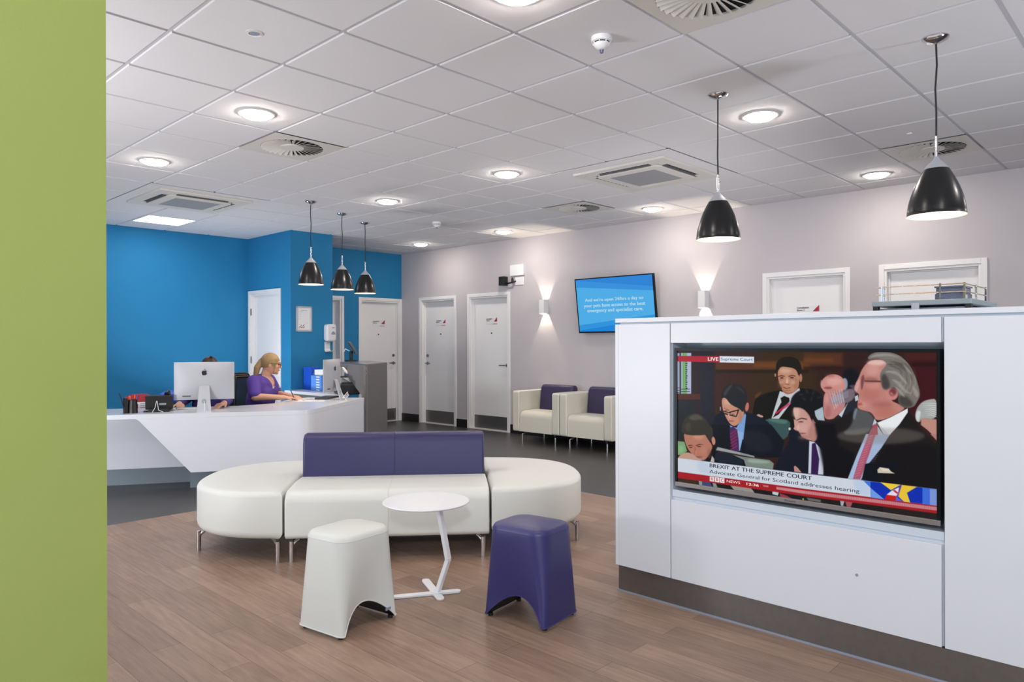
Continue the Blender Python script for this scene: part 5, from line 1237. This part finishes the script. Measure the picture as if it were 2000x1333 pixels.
# ---------------------------------------------------------------- things on the desk
def apple(mb, sc_=1.0, cx=0, cz=0, place=None):
    body = [(0, .30), (.12, .36), (.26, .36), (.37, .27), (.30, .14), (.30, -.02), (.40, -.14), (.33, -.30), (.20, -.44), (.09, -.42), (0, -.39), (-.09, -.42), (-.2, -.44), (-.33, -.29), (-.40, -.08), (-.38, .16), (-.28, .31), (-.14, .36)]
    leaf = [(-.01, .42), (.02, .55), (.15, .64), (.14, .52), (.08, .44)]
    for P in (body, leaf):
        for _ in range(2): P = [q for i in range(len(P)) for q in ((P[i][0]*.75+P[(i+1) % len(P)][0]*.25, P[i][1]*.75+P[(i+1) % len(P)][1]*.25), (P[i][0]*.25+P[(i+1) % len(P)][0]*.75, P[i][1]*.25+P[(i+1) % len(P)][1]*.75))]
        mb.add([place(x*sc_, z*sc_) for x, z in P], [tuple(range(len(P)))])
def make_computer():
    """back faces -y"""
    t = thing('computer', 'desktop computer', 'computer', (0, 0, HD), 0, 'silver all in one computers')
    w, h, zb = .264, .355, .098; n = 24; m = MB(); vs = []; fs = []
    for j in range(n+1):
        for i in range(n+1):
            u, v = -1+2*i/n, -1+2*j/n; d = .006+.034*max(0, (1-abs(u)**2.6)*(1-abs(v)**2.6))**.8
            vs.append((w*u, -d, zb+h/2+h/2*v))
    for j in range(n):
        for i in range(n): a = j*(n+1)+i; fs.append((a, a+1, a+n+2, a+n+1))
    m.add(vs, fs); obj('back_shell', m, M_alu, t, smooth='all')
    obj('edge_frame', MB().box(-w, w, -.0065, .0, zb, zb+h), M_alu, t, bevel=.002)
    obj('screen', MB().box(-w+.004, w-.004, 0, .002, zb+.075, zb+h-.004), M_blkgloss, t)
    lg = MB(); apple(lg, .058, place=lambda x, z: (x, -.0412, zb+h*.72+z)); obj('logo', lg, M_blk, t)
    for k in range(2):
        pt = MB()
        for i in range((7, 4)[k]): pt.box(-.19+i*.0105+k*.0, -.183+i*.0105, -.0265, -.022, zb+.032+.0, zb+.04)
        if k == 0: obj('ports', pt, M_blk, t)
    pr = [(-.02, .31-.09), (-.042, .222), (-.052, .21), (-.115, .012), (-.12, .006), (.06, .002), (.062, 0), (-.128, 0), (-.062, .205), (-.066, .19)]
    s = MB(); a = [(-.128, 0), (-.125, .007), (-.062, .20), (-.055, .222), (-.044, .232), (-.03, .232), (-.03, .225), (-.043, .224), (-.05, .214), (-.112, .009), (.06, .006), (.062, 0)]
    m1 = MB(); n_ = len(a); wd_ = lambda z: .062-.018*min(z/.23, 1)
    m1.add([(-wd_(z), y, z) for y, z in a]+[(wd_(z), y, z) for y, z in a], [tuple(range(n_-1, -1, -1)), tuple(range(n_, 2*n_))]+[(i, (i+1) % n_, n_+(i+1) % n_, n_+i) for i in range(n_)])
    obj('stand', m1, M_alu, t, bevel=.0015)
    hl = MB().lathe([(.001, 0), (.021, 0), (.021, .001), (.001, .001)], 24); hl.v = [(x, -.098+.3*(y)-.0 -z*1.2-.0015, .09+y) for x, y, z in hl.v]
    obj('cable_hole', hl, M_plasticG, t)
    obj('power_cable', MB().tube([(.0, -.09, .095), (.004, -.12, .07), (.008, -.15, .02), (.01, -.155, .004), (.0, -.17, .004)], .003, 8), M_plastic, t, smooth=True)
    return t
k1 = make_computer(); k1.location = (2.93, 6.86, HD); k1.rotation_euler = (0, 0, R(-26)); k1['label'] = 'silver all in one computer seen squarely from behind, hiding a person'
k2 = copy_tree(k1); k2.location = (4.37, 6.95, HD); k2.rotation_euler = (0, 0, R(38)); k2['label'] = 'silver all in one computer seen at an angle, in front of the blonde receptionist'
q = MB()
for a in range(3): q.tube([(.0+a*.01, -.11, .015), (.06+a*.012, -.16, .09-a*.02), (.14+a*.012, -.14, .05), (.16+a*.015, -.1, .004)], .003, 8)
obj('power_cable', q, M_plastic, k2, smooth=True)
for (x, y, rz, lb) in ((2.90, 7.02, -26, 'white slim keyboard behind the square-on computer'), (4.18, 7.24, 38, 'white keyboard on the desk between the receptionist and the angled computer')):
    t = thing('keyboard', lb, 'keyboard', (x, y, HD), R(rz), 'white keyboards on the desk')
    obj('tray', MB().box(-.15, .15, -.055, .055, 0.0005, .010), M_plastic, t, bevel=.003)
    kk = MB()
    for i in range(14):
        for j in range(5): kk.box(-.142+i*.0205, -.125+i*.0205, -.048+j*.0195, -.032+j*.0195, .010, .013)
    obj('keys', kk, M_plastic, t)['kind'] = 'thing'
t = thing('pen_pot', 'black pen pot near the green wall', 'pen pot', (2.345, 7.02, HD))
for a, h in ((0, .135), (1, .11)):
    ox = .0 if a == 0 else .0
obj('cup', MB().lathe([(.001, .0), (.043, 0), (.036, .12), (.033, .12), (.038, .006), (.001, .006)], 20), M_blk, t, smooth=50)
obj('side_slot', MB().box(-.075, -.045, -.02, .02, 0.001, .14), M_blk, t, bevel=.004)
for (dx, dy, c, h, lb) in ((.012, 0, 'e8501e', .165, 'orange pen standing in the black pen pot'), (-.01, .01, 'f0702a', .155, 'shorter orange pen standing in the black pen pot'), (.02, -.01, '4a3a9a', .16, 'violet pen standing in the black pen pot'), (-.062, 0, '1f3550', .185, 'dark pen at the left side of the black pen pot')):
    p = thing('pen', lb, 'pen', (2.345+dx, 7.02+dy, HD), 0, 'pens in the pot')
    obj('barrel', MB().tube([(0, 0, .007), (dx*.6, dy*.6, h-.035)], .0048, 10), M_blk, p, smooth=True)
    obj('cap', MB().tube([(dx*.6, dy*.6, h-.035), (dx*.85, dy*.85, h)], .0075, 10), mat('pen_'+c, c, .4), p, smooth=True)
t = thing('desk_phone', 'black desk telephone seen from behind, left of the computer', 'telephone', (2.56, 6.98, HD), R(-24))
q = MB().slab([(-.115, 0, .02), (-.115, -.02, .15), (-.115, .03, .155), (-.115, .12, .03)], (1, 0, 0), .23); obj('body', q, M_blk, t, bevel=.008)
obj('stand', MB().box(-.09, .09, -.05, .09, .0, .03).box(-.13, -.09, -.03, .05, 0, .012), M_blk, t, bevel=.008)
obj('handset', MB().tube([(.065, .0, .158), (.075, .03, .178), (.075, .09, .13), (.07, .13, .07)], [.024, .02, .018, .024], 12), M_blk, t, smooth=True)
obj('rating_plate', MB().add([(.0, -.0075, .06), (.06, -.0075, .06), (.06, -.0115, .08), (.0, -.0115, .08)], [(0, 1, 2, 3)]), M_plasticG, t)
obj('cable', MB().tube([(-.02, -.02, .1), (-.03, -.06, .04), (-.05, -.09, .004)], .0025, 6).tube([(-.015, -.02, .1), (.0, -.07, .02), (.04, -.09, .004)], .0025, 6), M_plastic, t, smooth=True)
t = thing('mouse', 'white computer mouse under the seated person\'s hand, between telephone and computer', 'mouse', (2.70, 7.06, HD), R(20)); obj('body', MB().ball((0, 0, .008), (.03, .055, .014), 16, 8), M_plastic, t, smooth=True)
for (x, y, rz, w, d, lb) in ((4.05, 7.16, 30, .105, .15, 'white paper under the blonde receptionist\'s hands'), (4.17, 7.02, 42, .105, .15, 'white sheet lying nearer the desk edge than the keyboard')):
    t = thing('paper_sheet', lb, 'paper', (x, y, HD), R(rz)); obj('sheet', MB().box(-w, w, -d, d, .0005 if rz > 35 else .0012, .002 if rz < 35 else .0012), M_paper, t)
t = thing('document_tray', 'dark flat document tray behind the angled computer', 'tray', (4.5, 7.24, HD), R(38)); obj('tray', MB().box(-.17, .17, -.07, .09, .0005, .02), M_blk, t, bevel=.004)
t = thing('printer', 'black printer inside the open end of the tall grey counter', 'printer', (5.07, 7.72, HD), R(65))
obj('body', MB().box(-.2, .2, -.13, .13, .0015, .13), M_blk, t, bevel=.01); obj('paper_guide', MB().add([(-.12, -.05, .13), (.1, -.05, .13), (.1, .06, .2), (-.12, .06, .2)], [(0, 1, 2, 3)]).box(-.15, -.1, -.08, .08, .13, .15), M_blk, t)
t = thing('paper_stack', 'white papers leaning above the printer in the tall grey counter', 'paper', (5.14, 7.92, HD+.2), R(66))
obj('shelf', MB().box(-.17, .15, -.1, .1, 0, .008), M_blk, t); obj('sheets', MB().slab([(-.16, -.09, .009), (.12, -.09, .009), (-.1, .0, .13)], (.0, .03, 0), .9), M_paper, t)
obj('bracket', MB().box(-.17, -.15, -.1, .1, -.199, 0).box(.13, .15, -.1, .1, -.199, 0), M_niche, t)
# blue files on the return counter
t = thing('box_file', 'tall royal blue box file standing against the blue pier', 'file', (5.20, 8.76, HD+.001), R(-8))
obj('cover', MB().box(-.065, .065, -.13, .13, 0, .31), M_blueF, t, bevel=.004); obj('spine_label', MB().box(-.04, -.03, -.132, -.13, .08, .23), M_blueL, t)
for k in range(6):
    t = thing('letter_tray', 'light blue letter tray, ' + ('topmost', 'second from top', 'third from top', 'fourth from top', 'fifth from top', 'lowest')[5-k] + ' of the stack', 'tray', (5.19, 8.405, HD+.0015+k*.034), R(-6), 'stacked blue letter trays')
    q = MB().box(-.13, .13, -.16, .16, 0, .006).box(-.13, -.125, -.16, .16, .006, .033).box(.125, .13, -.16, .16, .006, .033).box(-.13, .13, .155, .16, .006, .033).box(-.13, -.09, -.16, -.155, .006, .033).box(.09, .13, -.16, -.155, .006, .033)
    obj('tray_body', q, M_blueL, t); obj('label', MB().box(-.07, .02, -.1615, -.1605, .01, .025).box(-.1315, -.1305, -.1, .0, .01, .025), M_paper, t); obj('papers', MB().box(-.115, .115, -.159, .15, .0065, .025), M_paper, t)
t = thing('paper_stack', 'white papers on top of the light blue letter trays', 'paper', (5.20, 8.405, HD+.206)); obj('sheets', MB().box(-.1, .12, -.14, .12, 0, .075), M_paper, t, bevel=.002)
# red and blue things behind the desk, on a low cabinet
t = thing('low_cabinet', 'dark low cabinet behind the left end of the desk, mostly hidden', 'cabinet', (0, 0, 0))
q = Vector((2.75, 8.2)); obj('body', MB().prism([tuple(q+dl_*a+nl_*b) for a, b in ((-.55, -.2), (.5, -.2), (.5, .2), (-.55, .2))], .001, .56), M_blk, t, bevel=.004)
t = thing('collection_box', 'red rounded box with a white printed label, behind the telephone', 'box', (2.76, 8.09, .56), R(-22))
o_ = [(-.14, .02), (-.14, .18), (-.12, .225), (-.06, .248), (.07, .25), (.12, .23), (.14, .18), (.14, 0), (-.13, 0)]
obj('body', MB().slab([(x, -.07, z) for x, z in o_], (0, 1, 0), .14), M_red, t, bevel=.015, seg=3)
lb_ = obj('label', MB().box(-.1, .09, -.073, -.07, .06, .17), M_paper, t)
q = MB(); 
for x0, x1, z0, z1 in ((-.085, -.035, .09, .155), (-.03, .0, .09, .155)): q.box(x0, x1, -.0745, -.073, z0, z1)
obj('label_print', q, M_redsign, lb_); q = MB()
for z in (.09, .11, .13, .15): q.box(.02, .08, -.0745, -.073, z, z+.006)
obj('label_lines', q, M_plasticG, lb_)
t = thing('blue_bag', 'bright blue folded bag behind the telephone, beside the red box', 'bag', (3.03, 7.97, .56), R(-24))
obj('cloth', MB().pillow(rrect(-.12, .12, -.1, .1, .05), .15, .255, .03, .04, .03), M_blueF, t, smooth=True); obj('base', MB().pillow(rrect(-.11, .11, -.09, .09, .04), .0, .17, .02, .02), M_blk, t, smooth=True)

# ---------------------------------------------------------------- notice frame and dispenser on the pier
t = thing('notice_frame', 'silver snap frame with a printed notice on the blue pier', 'notice frame', (5.185, 8.94, 1.50))
def fr(w, h, z0):
    m = MB(); m.box(-w, w, -.014, 0, z0, z0+.022).box(-w, w, -.014, 0, z0+h-.022, z0+h).box(-w, -w+.022, -.014, 0, z0+.022, z0+h-.022).box(w-.022, w, -.014, 0, z0+.022, z0+h-.022); return m
obj('frame', fr(.122, .35, 0), M_alu, t, bevel=.004)
for a in (-.122, .1):
    for b2 in (0, .328): obj('corner', MB().box(a, a+.022, -.0155, -.001, b2, b2+.022), M_plasticG, t, bevel=.004)
nt_ = obj('notice', MB().box(-.1, .1, -.006, -.001, .022, .328), M_paper, t)
q = MB(); q.box(-.045, .05, -.0066, -.006, .288, .294); 
for z in (.272, .24, .21, .175): q.box(-.075, -.075+(.055 if z > .26 else .025), -.0066, -.006, z, z+.0025)
q.box(.03, .06, -.0066, -.006, .12, .1225); obj('print_lines', q, M_plasticG, nt_)
q = MB()
for k, (x, z) in enumerate(((-.08, .05), (-.065, .065), (-.05, .055), (-.05, .085), (-.035, .06), (-.02, .075), (-.02, .05), (-.01, .088), (-.005, .06))): q.box(x, x+.012, -.0066, -.006, z-.004, z+.01)
obj('print_picture', q, mat('brown_print', '8a4a3a', .6), nt_)
q = MB()
for a, b2, c, d in ((-.088, .088, .318, .3195), (-.088, .088, .03, .0315), (-.088, -.0865, .03, .3195), (.0865, .088, .03, .3195)): q.box(a, b2, -.0066, -.006, c, d)
obj('print_border', q, M_plasticG, nt_)
t = thing('soap_dispenser', 'white hand gel dispenser with a drip tray on the blue pier', 'dispenser', (5.565, 8.94, 1.2))
pf = [(0, .16), (.012, .155), (-.0, .16)]
ol = [(x, z) for x, z in rrect(-.075, .075, .17, .41, .035, 5)]
obj('body', MB().slab([(x, 0, z) for x, z in ol], (0, -1, 0), .1), M_plastic, t, bevel=.02, seg=4, smooth=60)
q = MB().add([(x, -.1006, z) for x, z in ((-.005, .262), (.05, .262), (.058, .275), (.038, .305), (.02, .31), (.0, .295), (-.012, .27))], [(0, 1, 2, 3, 4, 5, 6)]); obj('window', q, M_plasticG, t)
text_mesh('PURELL', M_navy, 'maker_lettering', t, lambda u, v: Vector((.0+u+v*.3, -.1008, .352+v)), .045, .014, .02)
obj('nozzle', MB().box(-.03, .03, -.08, -.01, .158, .172), M_plasticG, t, bevel=.004)
cpro = [(-.0, .165), (-.006, .165), (-.006, .06), (-.02, .035), (-.05, .028), (-.11, .036), (-.11, .03), (-.05, .018), (-.015, .022), (.0, .045)]
obj('drip_tray', MB().slab([(-.06, y, z) for y, z in cpro], (1, 0, 0), .09), M_plastic, t, bevel=.002)

# ---------------------------------------------------------------- office chairs
def make_office_chair():
    t = thing('office_chair', 'office chair', 'chair', (0, 0, 0), 0, 'black mesh office chairs behind the desk')   # faces +x
    obj('seat', MB().pillow(rrect(-.23, .25, -.24, .24, .08), .40, .475, .02, .03, .01), M_blk, t, smooth=True)
    ol = rrect(-.21, .21, .56, 1.0, .05, 5); bb = MB()
    def warp(y, z, off=0): return (-.25-.14*(z-.5)+.35*y*y-off, y*(1-.12*(1-(z-.5)/.5)), z)
    n = 12; vs = [warp(-.2+.4*i/n, .575+.41*j/n) for j in range(n+1) for i in range(n+1)]; bb.add(vs, [(j*(n+1)+i, j*(n+1)+i+1, (j+1)*(n+1)+i+1, (j+1)*(n+1)+i) for j in range(n) for i in range(n)])
    o = obj('back_mesh', bb, M_mesh, t, smooth='all'); m_ = o.modifiers.new('thick', 'SOLIDIFY'); m_.thickness = .004
    rg = [warp(y, z) for y, z in ol]; fr_ = MB().tube(rg+[rg[0]], .013, 8, caps=False)
    for k in range(2): fr_.tube([warp(-.2+.4*i/8, .985-k*.022, .004) for i in range(9)], .017, 8)
    obj('back_frame', fr_, M_blk, t, smooth=True)
    obj('spine', MB().tube([(-.28, 0, .62), (-.29, 0, .48), (-.2, 0, .4), (-.02, 0, .395)], .025, 10), M_blk, t, smooth=True)
    obj('gas_stem', MB().tube([(0, 0, .1), (0, 0, .4)], .025, 14), M_blk, t, smooth=True)
    for k in range(5):
        a = 2*PI*k/5; b_ = obj('base_leg', MB().tube([(0, 0, .11), (.23*math.cos(a), .23*math.sin(a), .075)], [.028, .016], 8), M_blk, t, smooth=True)
        obj('castor', MB().ball((.24*math.cos(a), .24*math.sin(a), .0285), .028, 12, 8), M_blk, b_, smooth=True)
    return t
W1 = (3.834, 7.548); F1 = R(-53.4); W2p = (3.24, 7.42); F2 = R(-120.7)
oc = make_office_chair(); oc.location = (W1[0]-.06, W1[1]+.02, 0); oc.rotation_euler = (0, 0, R(-74)); oc['label'] = 'black mesh office chair under the blonde receptionist'
oc2 = copy_tree(oc); oc2.location = (W2p[0], W2p[1], 0); oc2.rotation_euler = (0, 0, F2); oc2['label'] = 'black mesh office chair of the person hidden by the computer'

# ---------------------------------------------------------------- people
def remesh(o, vox, sm=3):
    r = o.modifiers.new('skin', 'REMESH'); r.mode = 'VOXEL'; r.voxel_size = vox; r.use_smooth_shade = True
    s = o.modifiers.new('soft', 'SMOOTH'); s.iterations = sm; s.factor = .5
def hand(mb, wrist, dirv, upv, side, curl=.5):
    """palm and five fingers; side=+1 puts the thumb towards side vector"""
    d = Vector(dirv).normalized(); u = Vector(upv); u = (u-d*u.dot(d)).normalized(); s = d.cross(u)*side; w = Vector(wrist)
    for k in (-1, 0, 1): mb.limb(w+s*k*.012, w+d*.075+s*k*.024, .017, .014)
    mb.limb(w-d*.01, w+d*.07, .021, .016)
    for k, (o, l) in enumerate(((.031, .068), (.011, .078), (-.010, .072), (-.030, .055))):
        a = w+d*.078+s*o; cu = curl*(.7+.15*k); b = a+d*l*.45-u*l*.12*cu*2; c = b+d*l*.33-u*l*.33*cu*1.6; e = c+d*l*.16-u*l*.3*cu*1.6
        mb.limb(a-d*.012, b, .0095, .0088); mb.limb(b, c, .0086, .0078); mb.limb(c, e, .0077, .0066)
    a = w+d*.018+s*.024; b = a+d*.03+s*.026-u*.008; c = b+d*.03+s*.008-u*.012; mb.limb(a, b, .0125, .0105); mb.limb(b, c, .0102, .0082)
def head(mb, c, sgn=0, R3=None):
    """face looks +x in head space"""
    R3 = R3 or Matrix.Identity(3); c = Vector(c); P = lambda x, y, z: c+R3 @ Vector((x, y, z))
    mb.ball(c, (.096, .074, .108), 20, 14, R3); mb.ball(P(.035, 0, -.045), (.062, .056, .066), 16, 10, R3)   # skull, jaw
    mb.ball(P(.073, 0, -.092), (.022, .022, .018), 10, 8, R3)                                             # chin
    mb.limb(P(.092, 0, .012), P(.112, 0, -.022), .009, .0125); mb.ball(P(.098, .009, -.026), .009, 8, 6); mb.ball(P(.098, -.009, -.026), .009, 8, 6)
    mb.ball(P(.085, 0, .03), (.016, .05, .012), 12, 8, R3); mb.ball(P(.062, .038, -.02), .026, 12, 8); mb.ball(P(.062, -.038, -.02), .026, 12, 8)
    mb.ball(P(.089, 0, -.056), (.01, .022, .006), 10, 6, R3); mb.ball(P(.088, 0, -.065), (.009, .019, .006), 10, 6, R3)
    for s in (-1, 1): mb.ball(P(-.005, s*.076, -.01), (.018, .008, .03), 12, 8, R3)
def carve(o, cutter, m):
    cut = obj('cutter', cutter, m, o.parent); bo = o.modifiers.new('carve', 'BOOLEAN'); bo.object = cut; bo.operation = 'DIFFERENCE'; bo.solver = 'MANIFOLD'
    dg = bpy.context.evaluated_depsgraph_get(); dg.update(); nm = bpy.data.meshes.new_from_object(o.evaluated_get(dg)); o.modifiers.clear(); o.data = nm; nm.shade_smooth(); bpy.data.objects.remove(cut)
def person(name, label, loc, f, pose, hair_m, tunic_m, glasses=False, pony=False, v=.0065):
    t = thing(name, label, 'person', (loc[0], loc[1], 0), f); b = MB(); hc = pose['head']; R3 = Matrix.Rotation(pose.get('turn', 0), 3, 'Z') @ Matrix.Rotation(pose.get('nod', 0), 3, 'Y')
    nb = Vector(pose['neck']); head(b, hc, R3=R3)
    hv = Vector(hc); b.limb(nb-Vector((.01, 0, .03)), hv+R3 @ Vector((-.02, 0, -.05)), .058, .05)
    g = pose['girth']
    b.limb((0, 0, .58), (.0, 0, .74), g*.8, g*.85, ex=.8, ey=1.1); b.limb((.01, 0, .74), (nb.x-.02, 0, nb.z-.115), g*.97, g*.83, ex=.82, ey=1.1)
    for s, k in ((-1, 'r'), (1, 'l')):
        sh, el, wr = pose['sh'+k], pose['el'+k], pose['wr'+k]; b.limb((nb.x-.03, s*.05, nb.z-.055), sh, .048, .045)
        b.limb(sh, el, .052, .044); b.limb(el, wr, .044, .026); d = Vector(pose['ha'+k])-Vector(wr); hand(b, wr, d, (0, 0, 1), -s, .45)
        b.limb((.02, s*.09, .53), (.43, s*.12, .535), .085, .062); b.limb((.43, s*.12, .53), (.30, s*.12, .09), .06, .04); b.limb((.27, s*.12, .05), (.40, s*.13, .04), .038, .034)
    o = obj('body', b, M_skin, t); remesh(o, v, 3)
    # tunic: short sleeves, v neck opening left by the lower collar line
    c = MB()
    c.limb((-.01, 0, .58), (.015, 0, .74), g*.95, g, ex=.9, ey=1.12); c.limb((.015, 0, .72), (nb.x-.02, 0, nb.z-.115), g*1.02, g*.88, ex=.85, ey=1.15)
    c.ball((.075, -.07, .80), (.1, .09, .09)); c.ball((.075, .07, .80), (.1, .09, .09))
    for s, k in ((-1, 'r'), (1, 'l')):
        sh, el = Vector(pose['sh'+k]), Vector(pose['el'+k]); c.limb((nb.x-.03, s*.05, nb.z-.045), sh, .055, .072); c.limb(sh, sh.lerp(el, pose['sleeve']), .076, .068)
        if pose.get('long'): c.limb(el, el.lerp(Vector(pose['wr'+k]), .8), .055, .04)
        c.limb((nb.x-.065, s*.05, nb.z-.01), (nb.x+.045, s*.06, nb.z-.09), .03, .036)
    o = obj('tunic', c, tunic_m, t); remesh(o, .009, 4)
    carve(o, MB().limb((nb.x, 0, nb.z-.06), (nb.x+.02, 0, nb.z+.06), .06, .072), tunic_m)
    vz = nb.z-.18; carve(o, MB().slab([(nb.x-.01, 0, vz), (nb.x-.01, .105, nb.z+.03), (nb.x-.01, -.105, nb.z+.03)], (1, 0, 0), .3), tunic_m)
    q = MB()
    for s in (-1, 1): q.limb((.0, s*.09, .545), (.43, s*.12, .55), .1, .075); q.limb((.43, s*.12, .54), (.30, s*.12, .1), .075, .055)
    q.limb((0, -.08, .55), (0, .08, .55), .11, .11); o = obj('trousers', q, M_trouser, t); remesh(o, .012, 4)
    sh_ = MB()
    for s in (-1, 1): sh_.limb((.27, s*.12, .05), (.41, s*.13, .042), .046, .038, ey=.9)
    o = obj('shoes', sh_, M_blk, t); remesh(o, .01, 2)
    # hair
    h = MB(); P = lambda x, y, z: hv+R3 @ Vector((x, y, z))
    h.ball(P(-.012, 0, .022), (.104, .085, .102), 20, 14, R3)
    if pony:
        h.ball(P(-.095, 0, .02), (.03, .035, .035)); h.limb(P(-.1, 0, .02), P(-.135, -.01, -.06), .032, .036); h.limb(P(-.135, -.01, -.06), P(-.14, -.01, -.17), .036, .022)
        h.limb(P(.05, -.062, .06), P(.045, -.074, -.09), .012, .005)
    else: h.ball(P(-.03, 0, -.01), (.09, .088, .1), 16, 10, R3); h.limb(P(0, .02, .115), P(.03, .02, .14), .02, .01)
    o = obj('hair', h, hair_m, t); remesh(o, .006, 2)
    # carve the face side of the hair back so forehead and cheeks show
    carve(o, MB().ball(P(.078, 0, -.05), (.075, .1, .1), 20, 14, R3), hair_m)
    for s in (-1, 1): obj('eye', MB().ball(P(.083, s*.031, .006), (.009, .014, .009), 10, 8, R3), M_blk, t, smooth=True)
    obj('lips', MB().ball(P(.0965, 0, -.06), (.006, .02, .006), 10, 6, R3), mat('lips', 'b8605c', .5), t, smooth=True)
    if glasses:
        g2 = MB()
        for s in (-1, 1):
            ring = [tuple(P(.105, s*.033+.026*math.cos(a), .004+.019*math.sin(a))) for a in [2*PI*k/14 for k in range(15)]]; g2.tube(ring, .0028, 6, caps=False)
            g2.tube([P(.105, s*.059, .008), P(.05, s*.079, .010), P(-.005, s*.083, .008)], .0026, 6)
        g2.tube([P(.105, -.008, .006), P(.105, .008, .006)], .0024, 6); obj('glasses', g2, M_blk, t, smooth=True)
    return t, P
pose = dict(head=(.13, 0, 1.113), neck=(.065, 0, .985), turn=R(24), nod=R(8), shr=(.02, -.175, .925), shl=(.02, .175, .925), elr=(.07, -.25, .765), ell=(.09, .235, .765),
            wrr=(.33, -.10, .752), wrl=(.34, .075, .752), har=(.43, -.05, .745), hal=(.43, .03, .745), sleeve=.78, girth=.165)
wo, P_ = person('person', 'blonde receptionist in a purple tunic and glasses, writing at the desk', W1, F1, pose, M_blond, M_purpleT, True, True)
for s, w in ((-1, .045), (1, .05)):
    q = MB(); 
    for k in range(2): q.box(0, .003, -.025, .025-.01*k, -.006*k*2, -.006*k*2+.006)
    q.v = [(x+(.197 if s < 0 else .197), y+s*.078, z+.862) for x, y, z in q.v]; obj('printed_badge', q, M_paper, wo)
pose2 = dict(head=(.13, 0, 1.085), neck=(.06, 0, .955), turn=0, nod=R(18), shr=(.03, -.17, .90), shl=(.03, .12, .90), elr=(.12, -.25, .76), ell=(.15, .17, .76),
             wrr=(.36, -.25, .748), wrl=(.45, .17, .75), har=(.46, -.22, .74), hal=(.55, .12, .74), sleeve=.8, girth=.16, long=True)
person('person', 'dark haired person in purple bent behind the square-on computer', W2p, F2, pose2, M_brown, mat('dark_purple_cloth', '43327a', .8), False, False)
t = thing('pen', 'dark pen held in the blonde receptionist\'s hand', 'pen', (0, 0, 0)); f_ = Vector((math.cos(F1), math.sin(F1), 0)); s_ = Vector((-math.sin(F1), math.cos(F1), 0)); o0 = Vector((W1[0], W1[1], 0))
pp = lambda x, y, z: tuple(o0+f_*x+s_*y+Vector((0, 0, z))); obj('barrel', MB().tube([pp(.43, -.05, .718), pp(.385, -.06, .83)], .004, 8), M_blk, t, smooth=True)
